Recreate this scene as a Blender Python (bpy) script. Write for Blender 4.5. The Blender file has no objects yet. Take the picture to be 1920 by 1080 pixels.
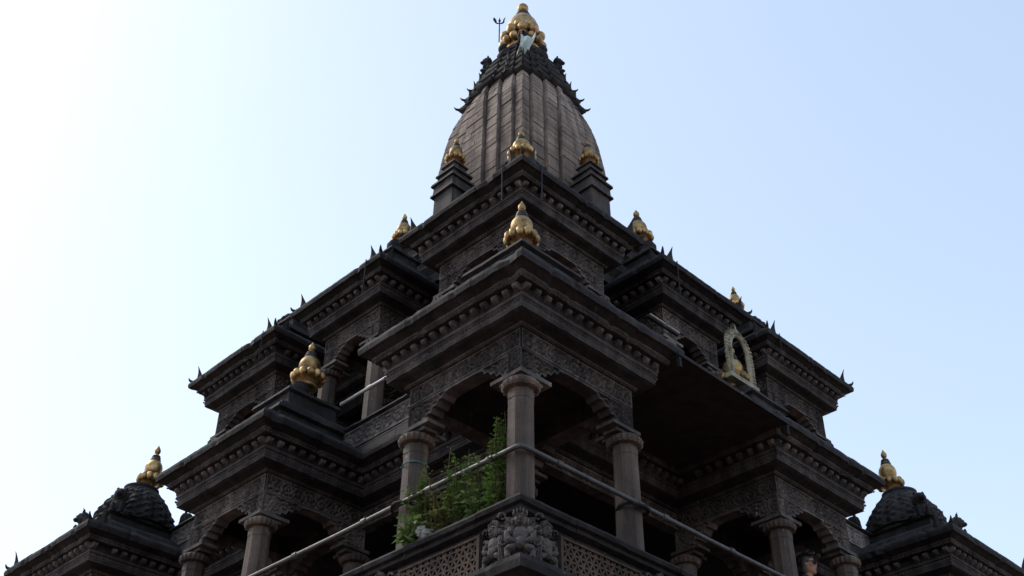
import bpy, bmesh, math, random
import numpy as np
from mathutils import Matrix, Vector, Euler

random.seed(7)
RNG = np.random.default_rng(7)
R = math.radians
SC = bpy.context.scene
COL = SC.collection

# ------------------------------------------------------------------ camera
cam_d = bpy.data.cameras.new('camera')
cam = bpy.data.objects.new('camera', cam_d)
COL.objects.link(cam)
cam_d.sensor_width = 36.0
cam_d.lens = 2174.8 / 1920 * 36.0
cam_d.shift_x = -17.7 / 1920
cam_d.clip_start = 0.1
cam_d.clip_end = 6000
cam.matrix_world = (Matrix.Translation((0, 0, 1.6)) @ Matrix.Rotation(math.pi/2 + 0.6517, 4, 'X')
                    @ Matrix.Rotation(0.0052, 4, 'Z'))
SC.camera = cam

# ------------------------------------------------------------------ sky, sun, exposure
SUN_AZ = -65.0      # degrees, left of the viewing direction (behind the temple)
SUN_EL = 46.0
w = bpy.data.worlds.new('World')
SC.world = w
w.use_nodes = True
nt = w.node_tree
nt.nodes.clear()
sky = nt.nodes.new('ShaderNodeTexSky')
sky.sky_type = 'NISHITA'
sky.sun_disc = False
sky.sun_elevation = R(SUN_EL)
sky.sun_rotation = R(SUN_AZ)
sky.altitude = 1300
sky.air_density = 1.0
sky.dust_density = 2.0
sky.ozone_density = 1.0
bg = nt.nodes.new('ShaderNodeBackground')
bg.inputs[1].default_value = 0.15
out = nt.nodes.new('ShaderNodeOutputWorld')
soft = nt.nodes.new('ShaderNodeGamma')        # thick haze evens out the whole sky
soft.inputs[1].default_value = 0.53
nt.links.new(sky.outputs[0], soft.inputs[0])
nt.links.new(soft.outputs[0], bg.inputs[0])
nt.links.new(bg.outputs[0], out.inputs[0])

sun_d = bpy.data.lights.new('sun', 'SUN')
sun_d.energy = 0.5
sun_d.angle = R(12)
sun_d.color = (1.0, 0.93, 0.82)
sun = bpy.data.objects.new('sun', sun_d)
COL.objects.link(sun)
sd = Vector((math.sin(R(SUN_AZ))*math.cos(R(SUN_EL)), math.cos(R(SUN_AZ))*math.cos(R(SUN_EL)), math.sin(R(SUN_EL))))
sun.rotation_euler = sd.to_track_quat('Z', 'Y').to_euler()
sun.location = (-30, 30, 40)

SC.view_settings.view_transform = 'Standard'
SC.view_settings.look = 'None'
SC.view_settings.exposure = 1.98
SC.view_settings.gamma = 1.0
SC.view_settings.use_curve_mapping = False

# ------------------------------------------------------------------ materials
def mat_new(name):
    m = bpy.data.materials.new(name)
    m.use_nodes = True
    t = m.node_tree
    b = t.nodes['Principled BSDF']
    return m, t, b

def N(t, kind, **kw):
    n = t.nodes.new(kind)
    for k, v in kw.items():
        setattr(n, k, v)
    return n

def noise(t, vec, scale, detail=6, rough=0.6, dist=0.0):
    n = N(t, 'ShaderNodeTexNoise')
    n.inputs['Scale'].default_value = scale
    n.inputs['Detail'].default_value = detail
    n.inputs['Roughness'].default_value = rough
    n.inputs['Distortion'].default_value = dist
    t.links.new(vec, n.inputs['Vector'])
    return n.outputs['Fac']

def ramp(t, fac, stops):
    r = N(t, 'ShaderNodeValToRGB')
    el = r.color_ramp.elements
    el[0].position, el[0].color = stops[0][0], (*stops[0][1], 1)
    el[1].position, el[1].color = stops[-1][0], (*stops[-1][1], 1)
    for p, c in stops[1:-1]:
        e = el.new(p)
        e.color = (*c, 1)
    t.links.new(fac, r.inputs[0])
    return r.outputs[0]

def mix(t, fac, a, b, mode='MIX'):
    m = N(t, 'ShaderNodeMix', data_type='RGBA', blend_type=mode)
    for s, v in ((0, fac), (6, a), (7, b)):
        if hasattr(v, 'is_linked') or hasattr(v, 'links'):
            t.links.new(v, m.inputs[s])
        elif isinstance(v, (int, float)):
            m.inputs[s].default_value = v
        else:
            m.inputs[s].default_value = (*v, 1)
    return m.outputs[2]

def bump(t, b, h, strength, dist):
    n = N(t, 'ShaderNodeBump')
    n.inputs['Strength'].default_value = strength
    n.inputs['Distance'].default_value = dist
    t.links.new(h, n.inputs['Height'])
    t.links.new(n.outputs[0], b.inputs['Normal'])

def stone(name, dark, mid, light, lichen=(0.2, 0.19, 0.17), lich_at=0.66, rough=0.82, bstr=0.6, spec=0.3, rnd=0.32, streaks=0.75):
    """weathered carved stone: blotches, run-off streaks, lichen flecks, grain"""
    m, t, b = mat_new(name)
    g = N(t, 'ShaderNodeNewGeometry')
    pos = g.outputs['Position']
    big = noise(t, pos, 1.3, 5, 0.65, 0.4)
    c = ramp(t, big, [(0.30, dark), (0.52, mid), (0.74, light)])
    mp = N(t, 'ShaderNodeMapping')
    mp.inputs['Scale'].default_value = (7, 7, 0.55)
    t.links.new(pos, mp.inputs['Vector'])
    streak = noise(t, mp.outputs[0], 1.0, 4, 0.6)
    sr = ramp(t, streak, [(0.40, (0.5, 0.5, 0.5)), (0.62, (1.08, 1.05, 1.0))])
    c = mix(t, streaks, c, sr, 'MULTIPLY')
    mp2 = N(t, 'ShaderNodeMapping')
    mp2.inputs['Scale'].default_value = (2.4, 2.4, 0.16)
    t.links.new(pos, mp2.inputs['Vector'])
    st2 = ramp(t, noise(t, mp2.outputs[0], 2.0, 6, 0.7), [(0.36, (0.42, 0.42, 0.43)), (0.50, (0.95, 0.95, 0.95)), (0.68, (1.5, 1.48, 1.45))])
    c = mix(t, 0.8, c, st2, 'MULTIPLY')
    mp3 = N(t, 'ShaderNodeMapping')
    mp3.inputs['Scale'].default_value = (9.0, 9.0, 0.9)
    t.links.new(pos, mp3.inputs['Vector'])
    run = ramp(t, noise(t, mp3.outputs[0], 1.3, 5, 0.65), [(0.66, (0, 0, 0)), (0.74, (0.5, 0.5, 0.5))])
    c = mix(t, run, c, tuple(x*1.5 for x in lichen))
    lf = noise(t, pos, 11.0, 8, 0.7, 0.6)
    lr = ramp(t, lf, [(lich_at, (0, 0, 0)), (lich_at + 0.07, (1, 1, 1))])
    lm = N(t, 'ShaderNodeMath', operation='MULTIPLY')
    t.links.new(lr, lm.inputs[0]); lm.inputs[1].default_value = 0.55
    c = mix(t, lm.outputs[0], c, lichen)
    gr = noise(t, pos, 60.0, 4, 0.7)
    grr = ramp(t, gr, [(0.3, (0.72, 0.72, 0.72)), (0.7, (1.25, 1.25, 1.25))])
    c = mix(t, 0.8, c, grr, 'MULTIPLY')
    oi = N(t, 'ShaderNodeObjectInfo')
    rr = ramp(t, oi.outputs['Random'], [(0.0, (1-rnd, 1-rnd, 1-rnd)), (1.0, (1+rnd, 1+rnd*0.95, 1+rnd*0.85))])
    c = mix(t, 1.0, c, rr, 'MULTIPLY')
    t.links.new(c, b.inputs['Base Color'])
    b.inputs['Roughness'].default_value = rough
    b.inputs['Specular IOR Level'].default_value = spec
    hmix = mix(t, 0.5, noise(t, pos, 26.0, 8, 0.75), lf)
    bump(t, b, hmix, bstr, 0.02)
    return m

M = {}
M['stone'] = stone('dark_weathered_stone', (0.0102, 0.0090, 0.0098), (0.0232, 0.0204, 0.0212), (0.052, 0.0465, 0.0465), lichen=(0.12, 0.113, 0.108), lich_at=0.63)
M['carved'] = stone('carved_stone', (0.053, 0.0455, 0.0435), (0.10, 0.0865, 0.082), (0.17, 0.148, 0.139), bstr=0.7)
M['column'] = stone('column_stone', (0.052, 0.037, 0.030), (0.10, 0.073, 0.058), (0.17, 0.130, 0.107), lichen=(0.26, 0.245, 0.23), lich_at=0.62, bstr=0.4, rough=0.7)
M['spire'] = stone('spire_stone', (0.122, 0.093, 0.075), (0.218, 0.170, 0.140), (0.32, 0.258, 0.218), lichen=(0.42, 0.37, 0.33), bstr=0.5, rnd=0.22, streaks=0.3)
M['black'] = stone('black_stone_and_shade', (0.013, 0.0115, 0.012), (0.024, 0.021, 0.020), (0.045, 0.039, 0.035), lichen=(0.10, 0.095, 0.09))  # black crown and ornament stone; indoors its colour paints in the deep shade
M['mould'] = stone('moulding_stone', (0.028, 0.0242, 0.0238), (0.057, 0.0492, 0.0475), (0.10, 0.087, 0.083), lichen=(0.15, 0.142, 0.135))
M['screen'] = stone('lattice_stone', (0.060, 0.039, 0.028), (0.09, 0.060, 0.044), (0.125, 0.09, 0.07))

def metal(name, col, rough, col2=None, metallic=1.0, bstr=0.2, rnd=0.0):
    m, t, b = mat_new(name)
    tc = N(t, 'ShaderNodeNewGeometry')
    f = noise(t, tc.outputs['Position'], 9.0, 6, 0.65)
    c = ramp(t, f, [(0.35, col2 or tuple(x*0.55 for x in col)), (0.62, col)])
    if rnd:
        oi = N(t, 'ShaderNodeObjectInfo')
        c = mix(t, 1.0, c, ramp(t, oi.outputs['Random'], [(0.0, (1-rnd, 1-rnd, 1-rnd)), (1.0, (1.1, 1.1, 1.15))]), 'MULTIPLY')
    t.links.new(c, b.inputs['Base Color'])
    b.inputs['Metallic'].default_value = metallic
    f2 = noise(t, tc.outputs['Position'], 30.0, 4, 0.6)
    rr = N(t, 'ShaderNodeMapRange')
    rr.inputs[3].default_value = rough*0.75; rr.inputs[4].default_value = rough*1.35
    t.links.new(f2, rr.inputs[0])
    t.links.new(rr.outputs[0], b.inputs['Roughness'])
    bump(t, b, f2, bstr, 0.01)
    return m

M['gold'] = metal('gilded_copper', (0.56, 0.385, 0.165), 0.5, (0.19, 0.115, 0.055), rnd=0.4)
M['gold_top'] = metal('tarnished_gilding', (0.50, 0.34, 0.15), 0.5, (0.20, 0.12, 0.06))
M['bandmetal'] = metal('blackened_band', (0.03, 0.027, 0.025), 0.5, metallic=0.2)
M['brass'] = metal('aged_brass', (0.33, 0.30, 0.20), 0.6, (0.12, 0.10, 0.07), metallic=0.35, bstr=0.6)
M['pipe'] = metal('galvanised_pipe', (0.075, 0.071, 0.07), 0.5, (0.035, 0.033, 0.032), metallic=0.2)
M['palepipe'] = metal('pale_painted_pipe', (0.45, 0.44, 0.43), 0.45, (0.3, 0.29, 0.28), metallic=0.0)
M['iron'] = metal('black_iron', (0.012, 0.012, 0.012), 0.75, metallic=0.0)

def plain(name, col, rough=0.7, var=0.25, scale=12.0, spec=0.3, trans=0.0, bs=0.2):
    m, t, b = mat_new(name)
    g = N(t, 'ShaderNodeNewGeometry')
    f = noise(t, g.outputs['Position'], scale, 5, 0.6)
    c = ramp(t, f, [(0.3, tuple(x*(1-var) for x in col)), (0.7, tuple(min(1, x*(1+var)) for x in col))])
    t.links.new(c, b.inputs['Base Color'])
    b.inputs['Roughness'].default_value = rough
    b.inputs['Specular IOR Level'].default_value = spec
    bump(t, b, f, bs, 0.01)
    if trans:
        tr = N(t, 'ShaderNodeBsdfTranslucent')
        t.links.new(c, tr.inputs[0])
        mx = N(t, 'ShaderNodeMixShader'); mx.inputs[0].default_value = trans
        t.links.new(b.outputs[0], mx.inputs[1]); t.links.new(tr.outputs[0], mx.inputs[2])
        t.links.new(mx.outputs[0], t.nodes['Material Output'].inputs[0])
    return m

M['leaf'] = plain('leaf_green', (0.075, 0.145, 0.028), 0.6, 0.5, 9.0, 0.3, 0.35)
M['leaf2'] = plain('leaf_olive', (0.12, 0.125, 0.045), 0.6, 0.5, 9.0, 0.3, 0.35)
M['leaf3'] = plain('leaf_pale', (0.13, 0.20, 0.065), 0.55, 0.4, 9.0, 0.35, 0.35)
M['stem'] = plain('weed_stem', (0.09, 0.07, 0.035), 0.8)
M['cloth'] = plain('pale_flag_cloth', (0.62, 0.70, 0.66), 0.9, 0.12, 5.0, 0.1, 0.3)
M['red'] = plain('red_tie', (0.5, 0.08, 0.08), 0.8)
M['rag'] = plain('white_plaster', (0.24, 0.235, 0.22), 0.9, 0.2, 20)
M['cord'] = plain('turquoise_cord', (0.05, 0.17, 0.18), 0.7)
M['board'] = plain('old_dark_boards', (0.030, 0.026, 0.024), 0.85, 0.4, 6.0, 0.2)
M['skin'] = plain('skin', (0.36, 0.19, 0.13), 0.55, 0.08, 30, 0.4, bs=0.05)
M['hair'] = plain('black_hair', (0.014, 0.011, 0.010), 0.45, 0.4, 60, 0.5)
M['shirt'] = plain('dark_shirt', (0.03, 0.03, 0.04), 0.9)
M['lens'] = plain('sunglass_lens', (0.006, 0.006, 0.007), 0.12, 0.1, 10, 0.6, bs=0)

def ground_mat():
    m, t, b = mat_new('brick_paving')
    g = N(t, 'ShaderNodeNewGeometry')
    br = N(t, 'ShaderNodeTexBrick')
    t.links.new(g.outputs['Position'], br.inputs['Vector'])
    br.inputs['Scale'].default_value = 3.0
    br.inputs['Color1'].default_value = (0.24, 0.12, 0.08, 1)
    br.inputs['Color2'].default_value = (0.18, 0.10, 0.075, 1)
    br.inputs['Mortar'].default_value = (0.12, 0.11, 0.10, 1)
    f = noise(t, g.outputs['Position'], 0.6, 6)
    c = mix(t, 0.5, br.outputs['Color'], ramp(t, f, [(0.3, (0.6, 0.6, 0.6)), (0.7, (1.2, 1.2, 1.2))]), 'MULTIPLY')
    t.links.new(c, b.inputs['Base Color'])
    b.inputs['Roughness'].default_value = 0.9
    return m
M['ground'] = ground_mat()

# ------------------------------------------------------------------ mesh helpers
class MB:
    def __init__(self):
        self.v, self.f = [], []
    def add(self, verts, faces):
        o = len(self.v)
        self.v.extend([tuple(map(float, p)) for p in verts])
        self.f.extend([tuple(i + o for i in fc) for fc in faces])
        return self
    def box(self, x0, x1, y0, y1, z0, z1, taper=0.0, M4=None):
        t = taper
        vs = [(x0, y0, z0), (x1, y0, z0), (x1, y1, z0), (x0, y1, z0),
              (x0+t, y0+t, z1), (x1-t, y0+t, z1), (x1-t, y1-t, z1), (x0+t, y1-t, z1)]
        if M4 is not None:
            vs = [M4 @ Vector(p) for p in vs]
        return self.add(vs, [(0, 3, 2, 1), (4, 5, 6, 7), (0, 1, 5, 4), (1, 2, 6, 5), (2, 3, 7, 6), (3, 0, 4, 7)])
    def lathe(self, prof, n=24, rot=0.0, c=(0, 0), rfun=None):
        vs, fs = [], []
        for k, (r, z) in enumerate(prof):
            for i in range(n):
                a = rot + 2*math.pi*i/n
                rr = r*(rfun(a, z) if rfun else 1)
                vs.append((c[0]+rr*math.cos(a), c[1]+rr*math.sin(a), z))
        m = len(prof)
        for k in range(m-1):
            for i in range(n):
                j = (i+1) % n
                fs.append((k*n+i, k*n+j, (k+1)*n+j, (k+1)*n+i))
        fs.append(tuple(range(n-1, -1, -1)))
        fs.append(tuple((m-1)*n+i for i in range(n)))
        return self.add(vs, fs)
    def ell(self, c, r, n=10, m=7, M4=None):
        vs, fs = [], []
        for k in range(m+1):
            ph = math.pi*k/m
            for i in range(n):
                a = 2*math.pi*i/n
                p = Vector((r[0]*math.sin(ph)*math.cos(a), r[1]*math.sin(ph)*math.sin(a), r[2]*math.cos(ph)))
                if M4 is not None:
                    p = M4 @ p
                vs.append((c[0]+p[0], c[1]+p[1], c[2]+p[2]))
        for k in range(m):
            for i in range(n):
                j = (i+1) % n
                fs.append((k*n+i, (k+1)*n+i, (k+1)*n+j, k*n+j))
        return self.add(vs, fs)
    def tube(self, pts, r, n=10, cap=True):
        pts = [Vector(p) for p in pts]
        vs, fs = [], []
        up = Vector((0, 0, 1))
        for k, p in enumerate(pts):
            d = (pts[min(k+1, len(pts)-1)] - pts[max(k-1, 0)]).normalized()
            a = d.cross(up)
            if a.length < 1e-3:
                a = d.cross(Vector((1, 0, 0)))
            a.normalize()
            b = a.cross(d)
            rr = r[k] if isinstance(r, (list, tuple)) else r
            for i in range(n):
                th = 2*math.pi*i/n
                vs.append(p + a*rr*math.cos(th) + b*rr*math.sin(th))
        for k in range(len(pts)-1):
            for i in range(n):
                j = (i+1) % n
                fs.append((k*n+i, k*n+j, (k+1)*n+j, (k+1)*n+i))
        if cap:
            fs.append(tuple(range(n-1, -1, -1)))
            fs.append(tuple((len(pts)-1)*n+i for i in range(n)))
        return self.add(vs, fs)
    def xf(self, M4):
        self.v = [tuple(M4 @ Vector(p)) for p in self.v]
        return self
    def jit(self, a):
        self.v = [(x+random.uniform(-a, a), y+random.uniform(-a, a), z+random.uniform(-a, a)) for x, y, z in self.v]
        return self
    def mesh(self, name, mat, smooth=False, mats=None, fmat=None):
        me = bpy.data.meshes.new(name)
        me.from_pydata(self.v, [], self.f)
        me.materials.append(mat)
        for x in (mats or []):
            me.materials.append(x)
        if smooth:
            me.polygons.foreach_set('use_smooth', [True]*len(me.polygons))
        if fmat:
            me.polygons.foreach_set('material_index', fmat)
        me.update()
        return me

def obj(name, me, parent=None, loc=(0, 0, 0), rz=0.0, label=None, cat=None, group=None, kind=None):
    o = bpy.data.objects.new(name, me)
    COL.objects.link(o)
    o.location = loc
    o.rotation_euler = (0, 0, rz)
    if parent is not None:
        o.parent = parent
    if label: o['label'] = label
    if cat: o['category'] = cat
    if group: o['group'] = group
    if kind: o['kind'] = kind
    return o

S2 = math.sqrt(2)
def W(x, y, z):
    """temple coordinates (x along the right front, y along the left front) -> world"""
    return Vector(((x-y)/S2, 7.5+(x+y)/S2, z))

# ------------------------------------------------------------------ ground
g = MB()
n = 40
xs = np.concatenate([np.linspace(-3000, -40, 8), np.linspace(-30, 30, 25), np.linspace(40, 3000, 8)])
vs = [(x, y, 0.0) for y in xs for x in xs]
k = len(xs)
fs = [(j*k+i, j*k+i+1, (j+1)*k+i+1, (j+1)*k+i) for j in range(k-1) for i in range(k-1)]
g.add(vs, fs)
obj('ground', g.mesh('ground', M['ground']), kind='structure')

# ------------------------------------------------------------------ temple
TW = 9.418            # side of the first-floor eaves
CT = TW/2             # axis of the temple
E1, E2 = 7.754, 10.631
temple = obj('stone_temple', None, loc=W(0, 0, 0), rz=R(45),
             label='tall dark carved stone temple of stacked pillared pavilions under a ribbed spire', cat='temple')
temple.location = (0, 7.5, 0)

OV = 0.361            # eave overhang beyond the frieze
CO = 0.43             # eave edge to column axis

PROF = [(0.0, 0.0), (-0.004, -0.03), (0.006, -0.075), (0.035, -0.080), (0.100, -0.108), (0.098, -0.130), (0.112, -0.142),
        (0.118, -0.163), (0.200, -0.172), (0.200, -0.250), (0.188, -0.258), (0.186, -0.285), (0.205, -0.300), (0.200, -0.345),
        (0.212, -0.372), (0.206, -0.385), (0.235, -0.398), (0.290, -0.412), (0.325, -0.424), (0.328, -0.436), (0.352, -0.448),
        (0.390, -0.450), (0.390, -0.636), (0.510, -0.640), (0.510, -0.470)]
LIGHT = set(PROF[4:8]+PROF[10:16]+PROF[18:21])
ATTIC = [(0.74, 0.90), (0.675, 0.895), (0.66, 0.85), (0.70, 0.83), (0.70, 0.66), (0.60, 0.625), (0.555, 0.56), (0.50, 0.545), (0.475, 0.48), (0.43, 0.465),
         (0.415, 0.415), (0.465, 0.395), (0.465, 0.285), (0.35, 0.262), (0.30, 0.20), (0.19, 0.165), (0.155, 0.085), (0.035, 0.045), (0.0, 0.0)]
ATTIC_LOW = [(0.60, 0.42)]+ATTIC[-9:]

def wob(s, seed):
    return 0.0012*math.sin(s*7.3+seed*2.1)+0.0012*math.sin(s*17.1+seed*5.3)+0.001*math.sin(s*41+seed)

def run_side(mb, prof, L, W2, mitre=True, seg=0.055, light=None):
    """one straight side of a cornice, outer face towards -y; s runs along x, centred; profile (inset, z).
    The run is made of separate stones: each is set a few millimetres out of line, with an open joint between."""
    ts, ofs, joint = [0.0], [0], [False]
    cur, blk = 0.0, 0
    nblk = max(2, int(round(L/0.62)))
    cuts = sorted((i+random.uniform(-0.2, 0.2))/nblk for i in range(1, nblk))
    e = 0.0035/L
    for bi, (a, c) in enumerate(zip([0.0]+cuts, cuts+[1.0])):
        n = max(2, int((c-a)*L/seg))
        for q in range(1, n):
            ts.append(a+(c-a)*q/n); ofs.append(bi); joint.append(False)
        if c < 1.0:
            ts += [c-e, c, c+e]; ofs += [bi, bi, bi+1]; joint += [False, True, False]
    ts.append(1.0); ofs.append(nblk-1); joint.append(False)
    dof = [(random.uniform(-0.0035, 0.0035), random.uniform(-0.003, 0.003)) for _ in range(nblk+1)]
    vs, fs, li = [], [], []
    m = len(prof)
    n = len(ts)-1
    for i, t in enumerate(ts):
        chip = random.random() < 0.08
        for k, (o, z) in enumerate(prof):
            a = o if mitre else 0.0
            s = -L/2 + a + t*(L-2*a)
            jz, jo = 0.0, 0.0
            if 0 < i < n:
                jo, jz = dof[ofs[i]]
                jz += wob(s, k*0.37+L) + random.uniform(-0.0013, 0.0013)
                jo += wob(s+3, k*0.53+L*2) + random.uniform(-0.0013, 0.0013)
                if joint[i]:
                    jo += 0.012
                elif chip and abs(z) < 0.17:
                    jo += random.uniform(0.004, 0.028); jz += random.uniform(-0.003, 0.006)
            vs.append((s, -W2+o+jo, z+jz))
    for i in range(n):
        for k in range(m-1):
            a = i*m+k
            fs.append((a, a+1, a+m+1, a+m))
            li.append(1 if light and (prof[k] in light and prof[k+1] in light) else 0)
    mb.add(vs, fs)
    return li

def cornice_mesh(name, wd, prof, mat, cap_top=None, ceil_z=None, ceil_o=0.5):
    mb = MB()
    fm = []
    for k in range(4):
        sub = MB()
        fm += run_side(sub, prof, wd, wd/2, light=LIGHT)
        sub.xf(Matrix.Rotation(k*math.pi/2, 4, 'Z'))
        mb.add(sub.v, sub.f)
    if cap_top:
        o, z = cap_top
        h = wd/2-o
        mb.add([(-h, -h, z), (h, -h, z), (h, h, z), (-h, h, z)], [(0, 1, 2, 3)]); fm.append(0)
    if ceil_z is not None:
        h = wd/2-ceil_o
        mb.add([(-h, -h, ceil_z), (h, -h, ceil_z), (h, h, ceil_z), (-h, h, ceil_z)], [(3, 2, 1, 0)]); fm.append(2)  # ceiling takes the black slot, interior shade put into its colour
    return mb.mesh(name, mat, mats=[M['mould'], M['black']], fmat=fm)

# ---- carved relief: scrolling foliage worked out as a height field
def relief(s, z, cell, hgt, seed=0.0):
    i = np.floor(s/cell)
    cx = (i+0.5)*cell
    up = np.where(i % 2 == 0, 1.0, -1.0)
    cy = hgt*0.5+up*hgt*0.06
    dx, dy = s-cx, (z-cy)
    r = np.hypot(dx, dy)
    th = np.arctan2(dy*up, dx)
    sp = np.cos(2*np.pi*r/(cell*0.36) - th*1.0 + seed+i*1.7)
    lob = np.cos(th*7+i*2.3)*np.clip((r/cell-0.25)*3, 0, 1)
    leaf = np.cos(s*2*np.pi/(cell*0.31)+np.sin(z*70+i))*np.cos(z*2*np.pi/(hgt*0.33)+s*11)
    h = 0.55*np.tanh(2.2*sp)+0.35*lob+0.45*leaf
    return h

def relief_panel(L, z0, z1, depth, cell, lower=None, res=0.0125, seed=0.0, border=0.02, thick=0.11):
    """grid facing -y, spanning x in [-L/2,L/2]; lower(s) optionally gives a shaped bottom edge"""
    n = max(8, int(L/res)); m = max(6, int((z1-z0)/res))
    s = np.linspace(-L/2, L/2, n+1)
    lo = np.full(n+1, z0) if lower is None else np.array([lower(q) for q in s])
    lo = np.minimum(lo, z1-0.012)
    T = np.linspace(0, 1, m+1)
    S = np.repeat(s[:, None], m+1, 1)
    Z = lo[:, None]+(z1-lo)[:, None]*T[None, :]
    H = relief(S+L, Z-z0, cell, z1-z0, seed)
    worn = 0.5+0.5*np.sin(S*5.1+seed*3+np.sin(S*13+seed))*np.sin(Z*9+S*3.3)
    H = H*(0.55+0.6*worn)+0.25*np.sin(S*31+Z*47+seed)*np.sin(Z*83-S*19)
    H += RNG.normal(0, 0.15, H.shape)
    edge = np.minimum(np.minimum(z1-Z, Z-lo[:, None]), np.minimum(S+L/2, L/2-S))
    H = np.where(edge < border, 0.95, H)
    Y = -depth*np.clip(H, -1, 1)
    vs = np.stack([S, Y, Z], -1).reshape(-1, 3)
    mm = m+1
    fs = [(i*mm+k, (i+1)*mm+k, (i+1)*mm+k+1, i*mm+k+1) for i in range(n) for k in range(m)]
    mb = MB(); mb.add(vs.tolist(), fs)
    # underside and back give the slab its thickness
    vs2, fs2 = [], []
    for i in range(n+1):
        vs2 += [(s[i], Y[i, 0], lo[i]), (s[i], thick, lo[i]), (s[i], thick, z1)]
    for i in range(n):
        a = i*3
        fs2 += [(a, a+1, a+4, a+3), (a+1, a+2, a+5, a+4)]
    mb.add(vs2, fs2)
    return mb

def cusp(L, zs, ztop):
    """multifoil bracket-arch underside between two columns"""
    half = L/2
    pts = [(0.0, 0.0), (0.17, 0.0), (0.185, 0.045), (0.23, 0.035), (0.25, 0.075), (0.30, 0.065), (0.325, 0.115),
           (0.375, 0.108), (0.40, 0.155), (0.45, 0.15), (0.475, 0.19), (0.56, 0.20), (1.0, 0.205)]
    k = min(1.0, half/0.62)
    xs = [p[0]*k for p in pts]; zs_ = [zs+p[1]*(ztop-zs)/0.225 for p in pts]
    def f(s):
        return float(np.interp(half-abs(s), xs, zs_))
    return f

def dentil_mesh():
    mb = MB()
    a, d, h = 0.036, 0.064, 0.066
    pr = [(-0.0, 0.0), (-0.0, 0.0)]
    vs = [(-a*0.8, 0, -h), (a*0.8, 0, -h), (a, 0, 0), (-a, 0, 0),
          (-a*0.55, -d*0.75, -h*0.75), (a*0.55, -d*0.75, -h*0.75), (a*0.95, -d*0.8, 0), (-a*0.95, -d*0.8, 0),
          (-a*0.5, -d, -h*0.55), (a*0.5, -d, -h*0.55), (a*0.62, -d, -h*0.12), (-a*0.62, -d, -h*0.12)]
    fs = [(0, 1, 5, 4), (4, 5, 9, 8), (8, 9, 10, 11), (11, 10, 6, 7), (1, 2, 6, 5), (5, 6, 10, 9), (0, 4, 7, 3), (4, 8, 11, 7), (7, 6, 2, 3)]
    mb.add(vs, fs)
    return mb
DENT = dentil_mesh()
DENT_ME = DENT.mesh('dentil', M['carved'])

def dent_pos(wd):
    L = wd-2*0.20
    n = int(L/0.123)
    return [(-L/2+0.03+(L-0.06)*i/(n-1)) for i in range(n)]

def beads_mesh(wd):
    """two rows of rope beading under and over the dentils"""
    mb = MB()
    for k in range(4):
        sub = MB()
        for o, z, sp, r in ((0.196, -0.318, 0.040, 0.0155), (0.340, -0.440, 0.032, 0.010), (0.106, -0.150, 0.045, 0.010)):
            L = wd-2*o
            n = int(L/sp)
            for i in range(n+1):
                if random.random() < 0.12: continue
                s = -L/2+L*i/n+random.uniform(-0.004, 0.004)
                vs = []
                for (dx, dy, dz) in ((-1, 0, 0), (1, 0, 0), (0, -1, 0), (0, 0, -1), (0, 0, 1)):
                    vs.append((s+dx*sp*0.46, -wd/2+o+dy*r, z+dz*r*1.1))
                sub.add(vs, [(0, 3, 2), (3, 1, 2), (1, 4, 2), (4, 0, 2)])
        sub.xf(Matrix.Rotation(k*math.pi/2, 4, 'Z'))
        mb.add(sub.v, sub.f)
    return mb.mesh('bead_moulding', M['carved'])

def column_mesh(h, r=0.119):
    mb = MB()
    z1 = -0.955
    z0 = z1-h
    oct_ = [(r*1.30, z0), (r*1.30, z0+0.10), (r*1.12, z0+0.14), (r*1.12, z0+0.22), (r*1.03, z0+0.25), (r*0.99, z0+h*0.6), (r*0.95, z1-0.19), (r*0.99, z1-0.185),
            (r*0.99, z1-0.13), (r*0.93, z1-0.125), (r*0.93, z1-0.09)]
    mb.lathe(oct_, 8, math.pi/8)
    ring = [(r*0.95, z1-0.095), (r*1.25, z1-0.085), (r*1.36, z1-0.06), (r*1.36, z1-0.035), (r*1.22, z1-0.012), (r*1.05, z1-0.008), (r*1.05, z1+0.002)]
    mb.lathe(ring, 80, rfun=lambda a, z: 1+(0.035*math.cos(a*20) if z < z1-0.02 and z > z1-0.09 else 0))
    return mb.jit(0.0012).mesh('column', M['column'])

def bracket_mesh():
    """bracket capital: arms run along the two beams, short stubs point outwards; outer corner at -x,-y"""
    mb = MB()
    z0, z1 = -0.956, -0.888
    st, ar, hw = 0.105, 0.26, 0.10
    for lo, hi, ins in ((z0+0.032, z1, 0.0), (z0, z0+0.034, 0.03)):
        mb.box(-st+ins, ar-ins*2.5, -st+ins, hw-ins*0.5, lo, hi)
        mb.box(-st+ins+0.0005, hw-ins*0.5, hw-ins*0.5, ar-ins*2.5, lo+0.0005, hi-0.0005)
    return mb.jit(0.002).mesh('bracket_capital', M['carved'])

def antefix_mesh():
    """upright flame-shaped leaf, curling outwards (towards -y)"""
    mb = MB()
    prof = [(0.075, 0.0, 0.03), (0.070, 0.03, 0.028), (0.052, 0.065, 0.022), (0.034, 0.10, 0.018), (0.018, 0.14, 0.012), (0.004, 0.19, 0.004)]
    vs, fs = [], []
    for (hw, z, th) in prof:
        lean = -1.4*z*z
        vs += [(-hw, lean, z), (0, lean-th, z), (hw, lean, z), (0, lean+th, z)]
    for k in range(len(prof)-1):
        for i in range(4):
            j = (i+1) % 4
            fs.append((k*4+i, k*4+j, (k+1)*4+j, (k+1)*4+i))
    fs.append((3, 2, 1, 0)); fs.append((20, 21, 22, 23))
    mb.add(vs, fs)
    return mb.mesh('antefix', M['black'])
ANTE = antefix_mesh()

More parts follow.
